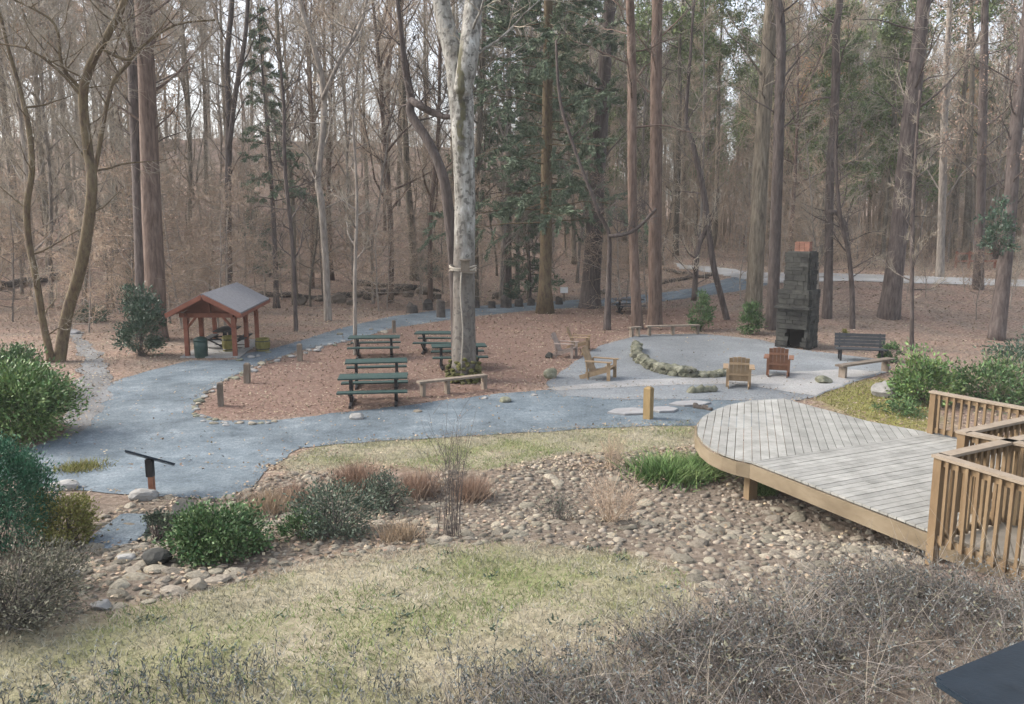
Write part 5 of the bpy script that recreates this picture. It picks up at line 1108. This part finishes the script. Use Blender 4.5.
# loose sprigs towards the lower left
SPR = gp([(-30, 690), (120, 668), (250, 648), (400, 640), (520, 632), (600, 622), (640, 650), (560, 703)])+[(0, 4.4), (-6, 4.4)]
x, y = sample(SPR, 3600); w_ = np.clip((7.5-y)/1.5, .05, 1)*np.clip(.45+.9*vnoise(x, y, 1.9, 6), .03, 1); k = rng.random(len(x)) < w_; x, y = x[k], y[k]; n = len(x)
a = rng.uniform(0, 6.28, n); P = np.stack([x, y, hgt(x, y)-.02], 1); D = np.stack([np.cos(a)*.3, np.sin(a)*.3, np.ones(n)], 1); hh = rng.uniform(.12, .36, n)
stuff(ob('sprig_stems', stems_mesh('sprig_stems', P, D, hh, .004, MT['brush'], .1)), 'thin sprigs coming up through the near lawn', 'brush')
k = np.repeat(np.arange(n), 9); t_ = rng.uniform(.3, 1, len(k)); P2 = P[k]+unit(D[k])*(hh[k]*t_)[:, None]+rng.normal(0, .006, (len(k), 3)); D2 = rng.normal(size=(len(k), 3)); D2[:, 2] = np.abs(D2[:, 2])+.5
vv, ff = cards(P2, D2, .045*rng.uniform(.6, 1.2, len(k)), .012); stuff(ob('sprig_leaves', npmesh('sprig_leaves', vv, ff, MT['dusk'])), 'small dusky leaves on the sprigs of the near lawn', 'brush')
# ------------------------------------------------------------------ light, air, camera
W = bpy.data.worlds.new('World'); S.world = W; W.use_nodes = True; nt = W.node_tree; bg = nt.nodes['Background']
sky = nt.nodes.new('ShaderNodeTexSky'); sky.sky_type = 'NISHITA'; sky.sun_disc = False
EL, AZ = R(38), R(282)
sky.sun_elevation = EL; sky.sun_rotation = AZ; sky.air_density = 1.; sky.dust_density = 3.5; sky.ozone_density = 1.0
hs = nt.nodes.new('ShaderNodeHueSaturation'); hs.inputs['Saturation'].default_value = .5; hs.inputs['Value'].default_value = 1.0
nt.links.new(sky.outputs[0], hs.inputs['Color']); nt.links.new(hs.outputs[0], bg.inputs['Color']); bg.inputs['Strength'].default_value = .15
sl = bpy.data.lights.new('sun', 'SUN'); sl.energy = 1.25; sl.angle = R(24); sl.color = (1, .94, .87); so = bpy.data.objects.new('sun', sl); COL.objects.link(so)
sdir = Vector((math.sin(AZ)*math.cos(EL), math.cos(AZ)*math.cos(EL), math.sin(EL))); so.rotation_euler = sdir.to_track_quat('Z', 'Y').to_euler(); so.location = (0, -10, 30)
hm_ = bpy.data.materials.new('haze'); hm_.use_nodes = True; hn = hm_.node_tree; hn.nodes.remove(hn.nodes['Principled BSDF'])
pvn = hn.nodes.new('ShaderNodeVolumePrincipled'); pvn.inputs['Color'].default_value = (.94, .93, .92, 1); pvn.inputs['Density'].default_value = .00065; pvn.inputs['Anisotropy'].default_value = 0
hn.links.new(pvn.outputs[0], hn.nodes['Material Output'].inputs['Volume'])
m = MB(); m.box((0, 200, 24), (820, 440, 60)); stuff(m.build('haze', hm_))
cd = bpy.data.cameras.new('camera'); cd.sensor_width = 36; cd.lens = 36*F/1024; cd.clip_start = .1; cd.clip_end = 1500
co = bpy.data.objects.new('camera', cd); COL.objects.link(co); co.location = (0, 0, H); co.rotation_euler = (PI/2-PT, 0, 0); S.camera = co
S.view_settings.view_transform = 'Standard'; S.view_settings.look = 'None'; S.view_settings.exposure = 1.6; S.view_settings.gamma = 1
S.render.engine = 'CYCLES'; S.cycles.max_bounces = 5; S.cycles.diffuse_bounces = 3; S.cycles.use_denoising = True
